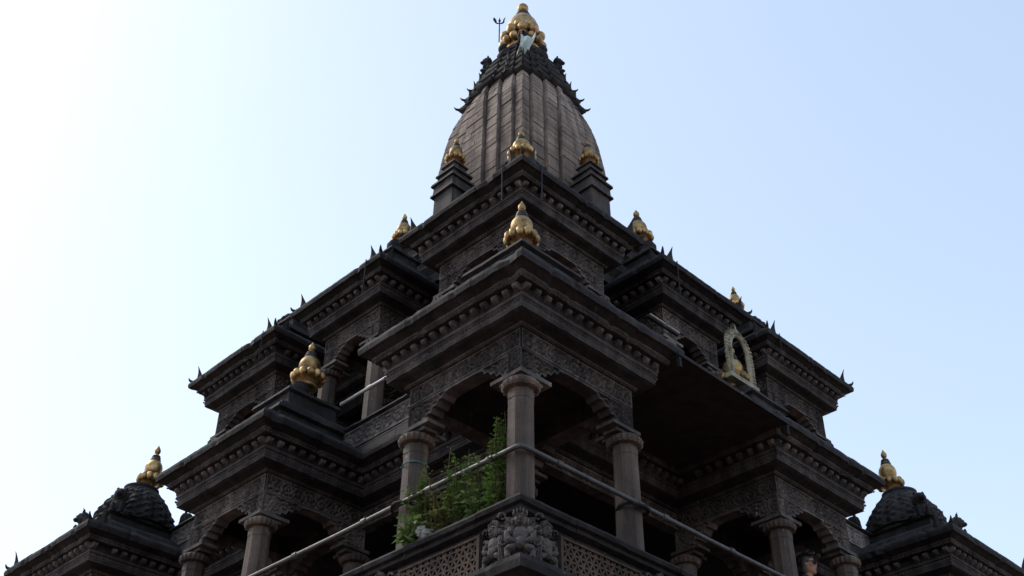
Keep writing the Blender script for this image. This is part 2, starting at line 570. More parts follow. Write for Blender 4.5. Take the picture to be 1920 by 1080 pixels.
def horn_mesh():
    """corner horn: a tapering beak curling up, pointing to -y"""
    mb = MB()
    pts = [(0, 0.10, 0.0), (0, 0.02, 0.015), (0, -0.05, 0.035), (0, -0.10, 0.07), (0, -0.13, 0.12), (0, -0.135, 0.16)]
    mb.tube(pts, [0.055, 0.05, 0.042, 0.03, 0.017, 0.004], 7)
    return mb.mesh('corner_horn', M['black'])
HORN = horn_mesh()

def dome_mesh(R0):
    """low bell dome on the attic, or (small R0) the plain turned pedestal of a finial"""
    mb = MB()
    if R0 > 0.5:
        prof = [(0.58, 0.40), (0.58, 0.47), (0.54, 0.49), (0.53, 0.53), (0.56, 0.55), (0.55, 0.64), (0.52, 0.74), (0.47, 0.84), (0.41, 0.93), (0.34, 1.02), (0.27, 1.09),
                (0.24, 1.13), (0.25, 1.145), (0.25, 1.17), (0.18, 1.185), (0.16, 1.22)]
    elif R0 > 0.3:
        prof = [(0.38, 0.88), (0.38, 0.92), (0.36, 0.93), (0.37, 0.96), (0.36, 1.00), (0.32, 1.06), (0.26, 1.12), (0.19, 1.17), (0.17, 1.19), (0.17, 1.21), (0.14, 1.22), (0.14, 1.27)]
    else:
        prof = [(0.22, 0.89), (0.22, 0.95), (0.18, 0.97), (0.15, 1.02), (0.12, 1.08), (0.13, 1.12), (0.13, 1.16), (0.10, 1.17), (0.10, 1.21)]
    def rf(a, z):
        if 0.54 < z < 1.10 and R0 > 0.3:
            return 1+0.05*abs(math.sin(a*8))+0.045*math.sin(z*62)*math.cos(a*16)+random.uniform(-0.02, 0.02)
        return 1.0
    pp = []
    for (r0, z0), (r1, z1) in zip(prof, prof[1:]):
        for q in (0, 0.33, 0.67):
            pp.append((r0+(r1-r0)*q, z0+(z1-z0)*q))
    pp.append(prof[-1])
    mb.lathe(pp, 96, rfun=rf)
    mb.xf(Matrix.Diagonal((0.93, 0.93, 1, 1)))
    return mb.mesh('dome', M['stone'])

def lion_mesh():
    """seated guardian lion facing -y, about 0.42 m tall"""
    mb = MB()
    mb.box(-0.11, 0.11, -0.14, 0.14, 0.0, 0.035)
    rx = lambda a: Matrix.Rotation(a, 3, 'X')
    mb.ell((0, 0.05, 0.13), (0.085, 0.10, 0.10))
    mb.ell((0, -0.02, 0.20), (0.075, 0.075, 0.13), M4=rx(-0.35))
    mb.ell((0, -0.05, 0.325), (0.085, 0.075, 0.085))
    mb.ell((0, -0.12, 0.31), (0.042, 0.05, 0.035))
    mb.ell((0, -0.02, 0.31), (0.105, 0.07, 0.105))
    for s in (-1, 1):
        mb.ell((s*0.055, -0.095, 0.12), (0.026, 0.028, 0.10))
        mb.ell((s*0.055, -0.125, 0.045), (0.034, 0.045, 0.022))
        mb.ell((s*0.085, 0.02, 0.09), (0.04, 0.085, 0.06))
        mb.ell((s*0.055, -0.03, 0.405), (0.022, 0.018, 0.032))
        mb.ell((s*0.03, -0.115, 0.345), (0.015, 0.014, 0.014), 6, 5)
    mb.tube([(0, 0.13, 0.08), (0.02, 0.18, 0.14), (0.0, 0.17, 0.24), (0, 0.12, 0.30)], [0.025, 0.022, 0.025, 0.01], 7)
    return mb.jit(0.004).mesh('guardian_lion', M['stone'], smooth=True)
LION = lion_mesh()
DOMES = {r: dome_mesh(r) for r in (0.24, 0.36, 0.53)}
BRK = bracket_mesh()

pav_cache = {}
def pavilion_meshes(wd, low=False):
    key = (round(wd, 3), low)
    if key in pav_cache:
        return pav_cache[key]
    d = {}
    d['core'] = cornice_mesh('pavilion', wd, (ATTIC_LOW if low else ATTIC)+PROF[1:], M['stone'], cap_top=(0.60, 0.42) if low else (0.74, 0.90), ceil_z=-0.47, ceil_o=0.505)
    Lf = wd-2*OV
    fr = relief_panel(Lf-0.02, -0.640, -0.452, 0.020, 0.145, seed=wd, res=0.0105)
    fr.xf(Matrix.Translation((0, -wd/2+OV+0.020, 0)))
    d['frieze'] = fr.mesh('carved_frieze', M['carved'])
    span = wd-2*CO
    sp = relief_panel(span+0.13, -0.890, -0.640, 0.018, 0.125, lower=cusp(span+0.13, -0.890, -0.640), res=0.0115, seed=wd*3, border=0.022, thick=0.13)
    sp.xf(Matrix.Translation((0, -wd/2+OV+0.026, 0)))
    d['spandrel'] = sp.mesh('arch_spandrel', M['carved'])
    d['beads'] = beads_mesh(wd)
    pav_cache[key] = d
    return d

def make_pavilion(x0, y0, wd, ze, colh, dent_sides=(), ante=True, label=None, lions=(), rods=(), dome=0.24):
    d = pavilion_meshes(wd, dome > 0.5 or dome == 0)
    P = obj('pavilion', d['core'], temple, (x0+wd/2, y0+wd/2, ze), label=label)
    cm = col_mesh(colh)
    stuff = MB()
    for k in range(4):
        a = k*math.pi/2
        obj('carved_frieze', d['frieze'], P, rz=a)
        obj('arch_spandrel', d['spandrel'], P, rz=a)
        c = wd/2-CO
        cx, cy = [(-c, -c), (c, -c), (c, c), (-c, c)][k]
        co = obj('column', cm, P, (cx, cy, 0), rz=random.choice((0, math.pi/2, math.pi)))
        obj('bracket_capital', BRK, P, (cx, cy, 0), rz=a)
        Rm = Matrix.Rotation(a, 4, 'Z')
        for s in dent_pos(wd):
            p = Rm @ Vector((s, -wd/2+0.199, -0.175))
            if random.random() < 0.03:
                continue
            if k in dent_sides:
                o = obj('dentil', DENT_ME, P, p+Vector((0, 0, random.uniform(-0.004, 0.003))), rz=a+random.uniform(-0.06, 0.06))
                o.scale = (random.uniform(0.85, 1.12), random.uniform(0.8, 1.08), random.uniform(0.85, 1.05))
            else:
                stuff.add([Matrix.Translation(p) @ Rm @ Vector(v) for v in DENT.v], DENT.f)
        if ante:
            h = wd/2
            o = obj('corner_horn', HORN, P, Rm @ Vector((-h+0.05, -h+0.05, 0.015)), rz=a-math.pi/4)
            o.scale = (0.6, 0.6, 0.55)
            for s in (-h+0.20, h-0.20):
                obj('antefix', ANTE, P, Rm @ Vector((s, -h+0.045, 0.02)), rz=a)
    if stuff.v:
        obj('dentil_row', stuff.mesh('dentil_row', M['carved']), P, kind='stuff')
    obj('bead_moulding', d['beads'], P, kind='stuff')
    if dome:
        obj('dome' if dome > 0.3 else 'finial_pedestal', DOMES[dome], P)
    for k in lions:
        a = k*math.pi/2
        obj('guardian_lion', LION, P, Matrix.Rotation(a, 4, 'Z') @ Vector((-0.46, -0.46, 0.42)), rz=a-math.pi/4)
    for (k, s) in rods:
        a = k*math.pi/2
        m = MB().tube([(s, -wd/2-0.012, 0.01), (s, -wd/2-0.012, -0.52)], 0.008, 6)
        obj('iron_rod', m.mesh('iron_rod', M['iron']), P, rz=a)
    return P

_cm = {}
def col_mesh(h):
    if h not in _cm:
        _cm[h] = column_mesh(h)
    return _cm[h]

F1 = 5.15
C1 = E1-0.955-F1
WA, WB = 2.166, 2.058
NB = (TW-WB)/2
far = TW-WA
# first floor: four corner pavilions, four middle ones (side 0 faces the right front, side 3 the left front)
make_pavilion(0, 0, WA, E1, C1, (0, 3), ante=False, label='near corner pavilion of the first floor with bare column in front')
make_pavilion(0, NB, WB, E1, C1, (0, 3), ante=False, label='lower left middle pavilion, gilt finial on its roof')
make_pavilion(NB, 0, WB, E1, C1, (0, 3), ante=False, label='lower right middle pavilion where a person looks out')
make_pavilion(0, far, WA, E1, C1, (), lions=(0, 1, 2, 3), dome=0.53, label='far left corner pavilion with domed roof')
make_pavilion(far, 0, WA, E1, C1, (), lions=(0, 1, 2, 3), dome=0.53, label='far right corner pavilion with domed roof')
make_pavilion(far, far, WA, E1, C1, ())
make_pavilion(TW-WB, NB, WB, E1, C1, (), dome=0)
make_pavilion(NB, TW-WB, WB, E1, C1, (), dome=0)
# second floor
V2, WF, WD = 1.318, 2.109, 1.848
F2 = 7.92
C2 = E2-0.955-F2
ND = (TW-WD)/2
far2 = TW-V2-WF
hr = WF/2-0.30
make_pavilion(V2, V2, WF, E2, C2, (0, 3), dome=0.36, label='near corner pavilion of the second floor below the spire', rods=((0, -hr), (3, hr)))
make_pavilion(V2, ND, WD, E2, C2, (3,), dome=0.24, label='left middle pavilion of the second floor', rods=((3, WD/2-0.26),))
make_pavilion(ND, V2, WD, E2, C2, (0,), dome=0.24, label='right middle pavilion of the second floor', rods=((0, -WD/2+0.26),))
make_pavilion(V2, far2, WF, E2, C2, (), dome=0.36, label='far left corner pavilion of the second floor', rods=((3, hr+0.05),))
make_pavilion(far2, V2, WF, E2, C2, (), dome=0.36, label='far right corner pavilion of the second floor', rods=((0, -hr-0.05),))
make_pavilion(far2, far2, WF, E2, C2, ())
make_pavilion(TW-V2-WD, ND, WD, E2, C2, ())
make_pavilion(ND, TW-V2-WD, WD, E2, C2, ())

# ---- veranda cornice in the recesses between the pavilions
def ring_part(name, x0, wd, ze, prof, mat, **kw):
    return obj(name, cornice_mesh(name, wd, prof, mat, **kw), temple, (CT, CT, ze))

RC = 1.27
wr = TW-2*RC
ring_part('veranda_cornice', RC, wr, E1, [(0.40, 0.10), (0.02, 0.09)]+PROF, M['stone'])
bm_ = beads_mesh(wr); obj('bead_moulding', bm_, temple, (CT, CT, E1), kind='stuff')
dr = MB()
for k in range(4):
    Rm = Matrix.Rotation(k*math.pi/2, 4, 'Z')
    for s in dent_pos(wr):
        p = Rm @ Vector((s, -wr/2+0.199, -0.175))
        dr.add([Matrix.Translation(p) @ Rm @ Vector(v) for v in DENT.v], DENT.f)
obj('dentil_row', dr.mesh('dentil_row', M['carved']), temple, (CT, CT, E1), kind='stuff')
vf = relief_panel(wr-2*OV-0.02, -0.640, -0.452, 0.020, 0.145, seed=2.2, res=0.016)
vf.xf(Matrix.Translation((0, -wr/2+OV+0.020, 0)))
VF = vf.mesh('carved_frieze', M['carved'])
for k in range(4):
    obj('carved_frieze', VF, temple, (CT, CT, E1), k*math.pi/2)
# second-floor recess cornice
wr2 = TW-2*2.35
ring_part('upper_cornice', 2.35, wr2, E2-0.05, [(0.40, 0.10), (0.02, 0.09)]+PROF, M['stone'])

# ---- second-floor parapet: carved band with ledge, seen between the first-floor pavilions
pw = TW-2*1.30
ppar = [(0.16, 0.375), (0.0, 0.372), (-0.012, 0.345), (0.02, 0.325), (0.045, 0.318), (0.045, 0.06), (0.02, 0.05), (0.0, 0.02), (0.0, -0.02), (0.16, -0.02), (0.16, 0.375)]
ring_part('parapet', 1.30, pw, E1+0.10, ppar, M['stone'])
pf = relief_panel(pw-0.1, 0.065, 0.315, 0.014, 0.17, seed=4.4, res=0.016, thick=0.03)
pf.xf(Matrix.Translation((0, -pw/2+0.030, 0)))
PF = pf.mesh('carved_band', M['carved'])
for k in range(4):
    obj('carved_band', PF, temple, (CT, CT, E1+0.10), k*math.pi/2)

# ---- floors, ceilings and inner walls
def slab(name, lo, z0, z1, mat):
    h = CT-lo
    m = MB(); m.box(-h, h, -h, h, z0, z1)
    return obj(name, m.mesh(name, mat), temple, (CT, CT, 0))
slab('floor_slab', 0.30, 4.95, F1, M['stone'])
slab('roof_slab', 1.80, E1-0.46, F2, M['black'])  # near-black colour stands in for shade under the veranda
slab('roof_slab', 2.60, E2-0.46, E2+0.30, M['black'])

def wall_ring(lo, z0, z1, mat, doors):
    """inner shrine wall with an arched doorway in the middle of every side"""
    h = CT-lo
    for k in range(4):
        dw, dh = doors
        m = MB()
        m.box(-h, -dw/2, -h, -h+0.35, z0, z1)
        m.box(dw/2, h-0.35, -h, -h+0.35, z0, z1)
        m.box(-dw/2, dw/2, -h+0.004, -h+0.346, z0+dh, z1)
        m.box(-dw/2-0.12, -dw/2-0.002, -h-0.06, -h-0.002, z0, z0+dh+0.12)
        m.box(dw/2+0.002, dw/2+0.12, -h-0.06, -h-0.002, z0, z0+dh+0.12)
        m.box(-dw/2, dw/2, -h-0.062, -h-0.002, z0+dh+0.002, z0+dh+0.118)
        obj('shrine_wall', m.mesh('shrine_wall', mat), temple, (CT, CT, 0), k*math.pi/2)
wall_ring(3.05, F1, E1-0.46, M['black'], (1.0, 1.5))  # inner walls painted near black as interior shade
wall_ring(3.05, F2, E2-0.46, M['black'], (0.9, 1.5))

# ---- first-floor parapet: pierced screens between carved figures
fig_top, pz = 5.63, F1
led = [(0.30, 0.49), (0.0, 0.478), (-0.012, 0.455), (0.0, 0.425), (0.035, 0.415), (0.04, 0.385), (0.075, 0.375), (0.10, 0.370), (0.10, 0.345), (0.14, 0.34), (0.14, 0.31), (0.30, 0.31)]
wl = TW-2*0.20
obj('parapet_ledge', cornice_mesh('parapet_ledge', wl, led, M['stone']), temple, (CT, CT, F1))
base = [(0.30, 0.06), (0.055, 0.055), (0.05, 0.02), (0.0, 0.0), (-0.02, -0.03), (-0.02, -0.06), (0.03, -0.085), (0.06, -0.10), (0.06, -0.15), (0.14, -0.19), (0.30, -0.20)]
obj('parapet_base', cornice_mesh('parapet_base', wl, base, M['stone']), temple, (CT, CT, F1-0.085))

def lattice_mesh(L, H):
    """kagome screen cut right through: three families of bars"""
    mb = MB()
    p, b, th = 0.072, 0.0085, 0.035
    def bar(cx, cz, ang):
        dx, dz = math.cos(ang), math.sin(ang)
        ts = []
        t0, t1 = -9, 9
        for c, d, lim in ((cx, dx, L/2), (cz-H/2, dz, H/2)):
            if abs(d) < 1e-6:
                if abs(c) > lim: return
            else:
                a, e = (-lim-c)/d, (lim-c)/d
                t0, t1 = max(t0, min(a, e)), min(t1, max(a, e))
        if t1-t0 < 0.02: return
        nx, nz = -dz*b, dx*b
        off = random.uniform(-0.002, 0.002)
        A = (cx+dx*t0, cz+dz*t0); B = (cx+dx*t1, cz+dz*t1)
        v = []
        for y in (off, th+off):
            v += [(A[0]+nx, y, A[1]+nz), (B[0]+nx, y, B[1]+nz), (B[0]-nx, y, B[1]-nz), (A[0]-nx, y, A[1]-nz)]
        mb.add(v, [(3, 2, 1, 0), (4, 5, 6, 7), (0, 1, 5, 4), (1, 2, 6, 5), (2, 3, 7, 6), (3, 0, 4, 7)])
    for ang in (R(0), R(60), R(120)):
        nx, nz = -math.sin(ang), math.cos(ang)
        for i in range(-40, 41):
            bar(nx*i*p*0.866, H/2+nz*i*p*0.866, ang)
    fr = 0.03
    mb.box(-L/2-fr, L/2+fr, -0.012, th+0.01, -fr, 0.0)
    mb.box(-L/2-fr, L/2+fr, -0.012, th+0.01, H, H+0.02)
    mb.box(-L/2-fr, -L/2, -0.0115, th+0.0095, 0.001, H-0.001)
    mb.box(L/2, L/2+fr, -0.0115, th+0.0095, 0.001, H-0.001)
    return mb.mesh('lattice_screen', M['screen'])
LP = 0.90
LAT = lattice_mesh(LP, 0.31)

def figure_mesh(seed, wd=0.30, H=0.385):
    """one carved attendant of the parapet, in high relief: crowned head, body, bent arms and legs, curling mane and drapery"""
    rg = random.Random(seed)
    mb = MB()
    mb.box(-wd*0.34, wd*0.34, 0.012, 0.12, 0.0, H*0.92)
    def e(x, y, z, rx, ry, rz, tilt=0.0):
        mb.ell((x, y, z), (rx, ry, rz), 12, 9, Matrix.Rotation(tilt, 3, 'Y'))
    e(0, -0.055, 0.295, 0.045, 0.045, 0.050)                  # head
    e(0, -0.098, 0.288, 0.011, 0.016, 0.016)                  # nose
    e(0, -0.088, 0.266, 0.022, 0.014, 0.008)                  # mouth
    for q in (-1, 1):
        e(q*0.018, -0.092, 0.303, 0.011, 0.010, 0.008)        # eyes
        e(q*0.018, -0.090, 0.318, 0.019, 0.012, 0.007, q*0.3) # brows
        e(q*0.050, -0.045, 0.290, 0.014, 0.018, 0.026)        # ears
        e(q*0.062, -0.045, 0.215, 0.030, 0.034, 0.036)        # shoulders
        e(q*0.086, -0.060, 0.170, 0.021, 0.024, 0.048, q*0.25)
        e(q*0.060, -0.086, 0.135, 0.036, 0.020, 0.018, -q*0.5)
        e(q*0.062, -0.060, 0.085, 0.046, 0.040, 0.026, q*0.45) # thighs
        e(q*0.085, -0.062, 0.045, 0.019, 0.024, 0.042)
        e(q*0.078, -0.078, 0.012, 0.026, 0.034, 0.014)
    e(0, -0.050, 0.190, 0.056, 0.046, 0.060)
    e(0, -0.056, 0.125, 0.050, 0.050, 0.046)
    for i in range(5):
        e((i-2)*0.021, -0.055, 0.347+0.012*(2-abs(i-2)), 0.010, 0.026, 0.026)
    for q in (-1, 1):                                         # curls and streaming drapery at the sides
        for j in range(3):
            cx, cz, r0 = q*(0.112+0.012*rg.random()), 0.33-0.095*j, 0.032
            pts = [(cx+q*r0*(1-t/9)*math.cos(t*0.9+j), -0.028-0.012*math.sin(t*0.6), cz+r0*(1-t/9)*math.sin(t*0.9+j)) for t in range(8)]
            mb.tube(pts, [0.011*(1-t/11) for t in range(8)], 6)
        for j in range(4):
            x = q*(0.10+0.012*j)
            mb.tube([(x, -0.012, 0.02), (x+q*0.006, -0.024, 0.10+0.01*j), (x-q*0.004, -0.016, 0.20)], [0.005, 0.008, 0.004], 5)
    for _ in range(14):
        e(rg.uniform(-0.13, 0.13), -0.012, rg.uniform(0.02, 0.36), rg.uniform(0.008, 0.02), 0.02, rg.uniform(0.008, 0.02))
    return mb.jit(0.0025).mesh('carved_figure', M['carved'], smooth=False)
FIGS = [figure_mesh(s) for s in (11, 23, 37)]

pin = 0.285     # inset of the screens from the eave line
for k in range(4):
    a = k*math.pi/2
    h = CT-pin
    # from the corner: figure pair, then screen, figure, screen ...
    pos = 0.28+0.34*0.5
    items = []
    s = 0.22
    items.append(('fig', s)); s += 0.19
    while s < TW-2*pin-0.6:
        s += 0.05+LP/2; items.append(('lat', s)); s += LP/2+0.21
        items.append(('fig', s)); s += 0.18
    for i, (kind, s) in enumerate(items):
        for mir in ((False,) if k in (1, 2) else ((False,) if k == 0 else (True,))):
            sx = -h+s if not mir else h-s
            loc = Matrix.Rotation(a, 4, 'Z') @ Vector((sx, -h, F1-0.03 if kind == 'fig' else F1+0.0))
            loc = (CT+loc[0], CT+loc[1], loc[2])
            if kind == 'fig':
                obj('carved_figure', FIGS[(i//2+k) % 3], temple, loc, a)
            else:
                obj('lattice_screen', LAT, temple, loc, a)
    # the figure set across each corner
    loc = Matrix.Rotation(a, 4, 'Z') @ Vector((-h+0.02, -h+0.02, F1-0.03))
    obj('carved_figure', FIGS[(k+2) % 3], temple, (CT+loc[0], CT+loc[1], loc[2]), a-math.pi/4).scale = (1.1, 1.25, 1.08)

# ---- ground floor below the frame: eave, columns, core, stepped plinth
wg = TW+0.5
gpro = [(0.9, 0.12), (0.25, 0.10), (0.0, 0.0)]+[(o*1.3, z*1.15) for o, z in PROF[1:]]
obj('ground_floor_cornice', cornice_mesh('ground_floor_cornice', wg, gpro, M['stone'], ceil_z=-0.5, ceil_o=0.6), temple, (CT, CT, 4.86))
gc = MB(); gc.lathe([(0.26, 0), (0.26, 0.2), (0.19, 0.26), (0.17, 1.6), (0.16, 2.55), (0.24, 2.62), (0.26, 2.72), (0.3, 2.75), (0.3, 2.9)], 8, math.pi/8)
GC = gc.mesh('column', M['column'])
for i in range(7):
    for k in range(4):
        p = Matrix.Rotation(k*math.pi/2, 4, 'Z') @ Vector((-wg/2+0.75+(wg-1.5)*i/7, -wg/2+0.75, 1.25))
        obj('column', GC, temple, (CT+p[0], CT+p[1], 1.25))
wall_ring(2.0, 1.25, 4.40, M['stone'], (1.2, 2.1))
for i, (lo, z0, z1) in enumerate(((-0.3, 0.85, 1.25), (-0.6, 0.45, 0.85), (-0.9, 0.0, 0.45))):
    h = CT-lo
    m = MB(); m.box(-h, h, -h, h, z0, z1)
    obj('plinth_step', m.mesh('plinth_step', M['stone']), temple, (CT, CT, 0))

# ---- stepped attic under the spire
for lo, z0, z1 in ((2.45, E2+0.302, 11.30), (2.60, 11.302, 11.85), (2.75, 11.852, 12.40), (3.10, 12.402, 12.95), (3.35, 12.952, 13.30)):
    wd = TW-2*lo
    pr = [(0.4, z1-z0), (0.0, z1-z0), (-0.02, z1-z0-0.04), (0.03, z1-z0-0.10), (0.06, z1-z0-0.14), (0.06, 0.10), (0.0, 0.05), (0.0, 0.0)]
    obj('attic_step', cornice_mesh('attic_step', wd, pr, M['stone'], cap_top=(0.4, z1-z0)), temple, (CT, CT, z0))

# ---- the spire: coursed blocks on a stepped square plan with a bulging profile
PH = np.array([13.0, 13.6, 14.5, 14.86, 15.10, 15.48, 15.73, 15.99, 16.25, 16.45, 16.9, 17.2])
PX = np.array([1.40, 1.41, 1.404, 1.376, 1.341, 1.276, 1.213, 1.121, 1.0, 0.913, 0.70, 0.55])/S2
def hs(z): return float(np.interp(z, PH, PX))
# half outline of one side from the near corner to the middle: (outward, along), unit half-size
STEP = [(1.0, 0.735), (1.055, 0.475), (1.115, 0.225), (1.18, 0.0)]
z = 13.28
courses = []
i = 0
while z < 16.62:
    dz = random.choice((0.105, 0.115, 0.125, 0.13))
    courses.append((z, z+dz)); z += dz
spire_core = MB()
for k in range(4):      # a slightly smaller core closes the joints
    vs = []
zc = [13.25]+[c[1] for c in courses]
for a_, b_ in zip(zc, zc[1:]):
    pass
outline = []
for q in range(4):
    rot = lambda p: p
    c_, s_ = math.cos(q*math.pi/2), math.sin(q*math.pi/2)
    half = [(-1.0, -1.0), (-0.735, -1.0), (-0.735, -1.055), (-0.475, -1.055), (-0.475, -1.115), (-0.225, -1.115), (-0.225, -1.18),
            (0.225, -1.18), (0.225, -1.115), (0.475, -1.115), (0.475, -1.055), (0.735, -1.055), (0.735, -1.0)]
    outline += [(x*c_-y*s_, x*s_+y*c_) for x, y in half]
nO = len(outline)
def rib_bounds(f):
    """distances from the corner edge to both sides of the three dark slots"""
    k = min(1.0, (f-0.05)/0.74)
    return [d*k for d in (0.155, 0.188, 0.420, 0.458, 0.695, 0.740)]
OUTS = (0.0, 0.055, 0.110, 0.160)
def core_outline(f):
    d = rib_bounds(f)
    m = [(d[0]+d[1])/2, (d[2]+d[3])/2, (d[4]+d[5])/2]
    t = 0.08
    half = [(-f+t, -f+t)]
    for q in range(3):
        half += [(-f+m[q], -f-OUTS[q]+t), (-f+m[q], -f-OUTS[q+1]+t)]
    half += [(-x, y) for x, y in reversed(half[1:])]
    res = []
    for q in range(4):
        c_, s_ = math.cos(q*math.pi/2), math.sin(q*math.pi/2)
        res += [(x*c_-y*s_, x*s_+y*c_) for x, y in half]
    return res
vs, fs = [], []
for j, zz in enumerate(zc):
    co_ = core_outline(hs(zz))
    nC = len(co_)
    vs += [(x, y, zz) for x, y in co_]
for j in range(len(zc)-1):
    for t_ in range(nC):
        u_ = (t_+1) % nC
        fs.append((j*nC+t_, j*nC+u_, (j+1)*nC+u_, (j+1)*nC+t_))
spire_core.add(vs, fs)
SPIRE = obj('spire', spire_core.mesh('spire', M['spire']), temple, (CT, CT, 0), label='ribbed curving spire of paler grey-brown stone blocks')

def block_geo(x0, x1, out, z0, z1, tx0, tx1, tout, ret0=0.0, ret1=0.0, dep=0.07):
    """one wall block facing -y: trapezoid from bottom (x0..x1,-out) to top (tx0..tx1,-tout), returns at the ends"""
    g_ = 0.0015
    b = 0.0045
    A = [(x0+g_, -out+b, z0+g_), (x1-g_, -out+b, z0+g_), (tx1-g_, -tout+b, z1-g_), (tx0+g_, -tout+b, z1-g_)]
    B = [(x0+g_+b, -out, z0+g_+b), (x1-g_-b, -out, z0+g_+b), (tx1-g_-b, -tout, z1-g_-b), (tx0+g_+b, -tout, z1-g_-b)]
    Cc = [(x, y+dep, z_) for x, y, z_ in A]
    v = A+B+Cc
    f = [(4, 5, 6, 7), (0, 1, 5, 4), (1, 2, 6, 5), (2, 3, 7, 6), (3, 0, 4, 7), (8, 9, 1, 0), (9, 10, 2, 1), (10, 11, 3, 2), (11, 8, 0, 3)]
    return v, f

def segs(f):
    d = rib_bounds(f)
    L = [(-f, -f+d[0], f), (-f+d[1], -f+d[2], f+OUTS[1]), (-f+d[3], -f+d[4], f+OUTS[2]), (-f+d[5], f-d[5], f+OUTS[3])]
    return L+[(-y, -x, o) for x, y, o in reversed(L[:3])]
rest = MB()
nblk = 0
for k in range(4):
    Rm = Matrix.Rotation(k*math.pi/2, 4, 'Z')
    for ci, (z0, z1) in enumerate(courses):
        for si, ((a0, a1, o0), (b0, b1, o1)) in enumerate(zip(segs(hs(z0)), segs(hs(z1)))):
            if a1-a0 < 0.02 or b1-b0 < 0.02:
                continue
            cut = [0.0, random.uniform(0.35, 0.65), 1.0] if (si == 3 and ci % 2 and a1-a0 > 0.25) else [0.0, 1.0]
            for c0, c1 in zip(cut, cut[1:]):
                pr = random.uniform(-0.006, 0.009)
                v, f = block_geo(a0+(a1-a0)*c0, a0+(a1-a0)*c1, o0+pr, z0, z1, b0+(b1-b0)*c0, b0+(b1-b0)*c1, o1+pr)
                vis = (k in (0, 3)) and 14.15 < z0 < 16.3
                vv = [Rm @ Vector(p) for p in v]
                side_far = (si >= 5 and k == 0) or (si <= 1 and k == 3)
                if vis and nblk < 300 and not side_far:
                    m = MB(); m.add(vv, f)
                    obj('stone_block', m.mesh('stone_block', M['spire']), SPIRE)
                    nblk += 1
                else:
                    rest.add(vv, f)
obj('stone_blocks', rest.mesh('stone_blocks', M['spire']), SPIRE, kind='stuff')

# ---- dark crown above the spire: stepped flaring eave, upper slabs, pedestal
def crown_ring(name, pts, mat):
    vs, fs = [], []
    for (f_, zz) in pts:
        for x, y in outline:
            vs.append((x*f_, y*f_, zz))
    m_ = len(pts)
    for j in range(m_-1):
        for t_ in range(nO):
            u_ = (t_+1) % nO
            fs.append((j*nO+t_, j*nO+u_, (j+1)*nO+u_, (j+1)*nO+t_))
    mb = MB(); mb.add(vs, fs)
    mb.f.append(tuple(range(nO-1, -1, -1))); mb.f.append(tuple((m_-1)*nO+t_ for t_ in range(nO)))
    return obj(name, mb.jit(0.003).mesh(name, mat), temple, (CT, CT, 0))
CR = crown_ring('spire_crown', [(0.60, 16.14), (0.70, 16.17), (0.745, 16.20), (0.78, 16.24), (0.79, 16.30), (0.73, 16.35), (0.72, 16.42), (0.70, 16.44), (0.725, 16.48), (0.72, 16.54),
                           (0.67, 16.58), (0.655, 16.66), (0.63, 16.68), (0.65, 16.72), (0.645, 16.78), (0.585, 16.82), (0.57, 16.90), (0.585, 16.95), (0.575, 17.00), (0.52, 17.04), (0.50, 17.12), (0.52, 17.16), (0.50, 17.20)], M['black'])
for k in range(4):
    a = k*math.pi/2
    Rm = Matrix.Rotation(a, 4, 'Z')
    for (h, zz) in ((0.79, 16.28), (0.72, 16.52), (0.645, 16.76)):
        o = obj('corner_horn', HORN, CR, Rm @ Vector((-h, -h, zz)), a-math.pi/4)
        o.scale = (0.5, 0.5, 0.5)
        for s in (-0.55, 0.55):
            obj('antefix', ANTE, CR, Rm @ Vector((s*h, -h*1.05, zz)), a)
    obj('guardian_lion', LION, CR, Rm @ Vector((-0.42, -0.42, 17.19)), a-math.pi/4)
    mm = MB(); mm.ell((0, 0, 0.14), (0.16, 0.10, 0.14)); mm.ell((0, -0.05, 0.27), (0.09, 0.07, 0.09)); mm.box(-0.2, 0.2, -0.11, 0.11, 0, 0.05)
    obj('crown_figure', mm.jit(0.01).mesh('crown_figure', M['stone'], smooth=True), CR, Rm @ Vector((0, -0.46, 17.19)), a)
ped = MB()
ped.lathe([(0.40, 17.19), (0.42, 17.26), (0.36, 17.30), (0.37, 17.42), (0.42, 17.50), (0.42, 17.56), (0.34, 17.62), (0.32, 17.70)], 40, rfun=lambda a, z: 1+0.03*math.cos(12*a))
obj('crown_pedestal', ped.mesh('crown_pedestal', M['stone']), CR)

# ---- little shrines halfway up the foot of the spire (one on each side), carrying finials
for k in range(4):
    m = MB()
    for (hw, z0, z1) in ((0.21, 12.60, 13.30), (0.25, 13.302, 13.345), (0.22, 13.347, 13.52), (0.25, 13.522, 13.565), (0.175, 13.567, 13.71), (0.205, 13.712, 13.75), (0.13, 13.752, 13.90), (0.155, 13.902, 13.935), (0.10, 13.937, 13.97)):
        m.box(-hw, hw, -1.47-hw, -1.47+hw, z0, z1, taper=0.008)
    obj('spire_shrine', m.jit(0.003).mesh('spire_shrine', M['mould']), temple, (CT, CT, 0), k*math.pi/2)

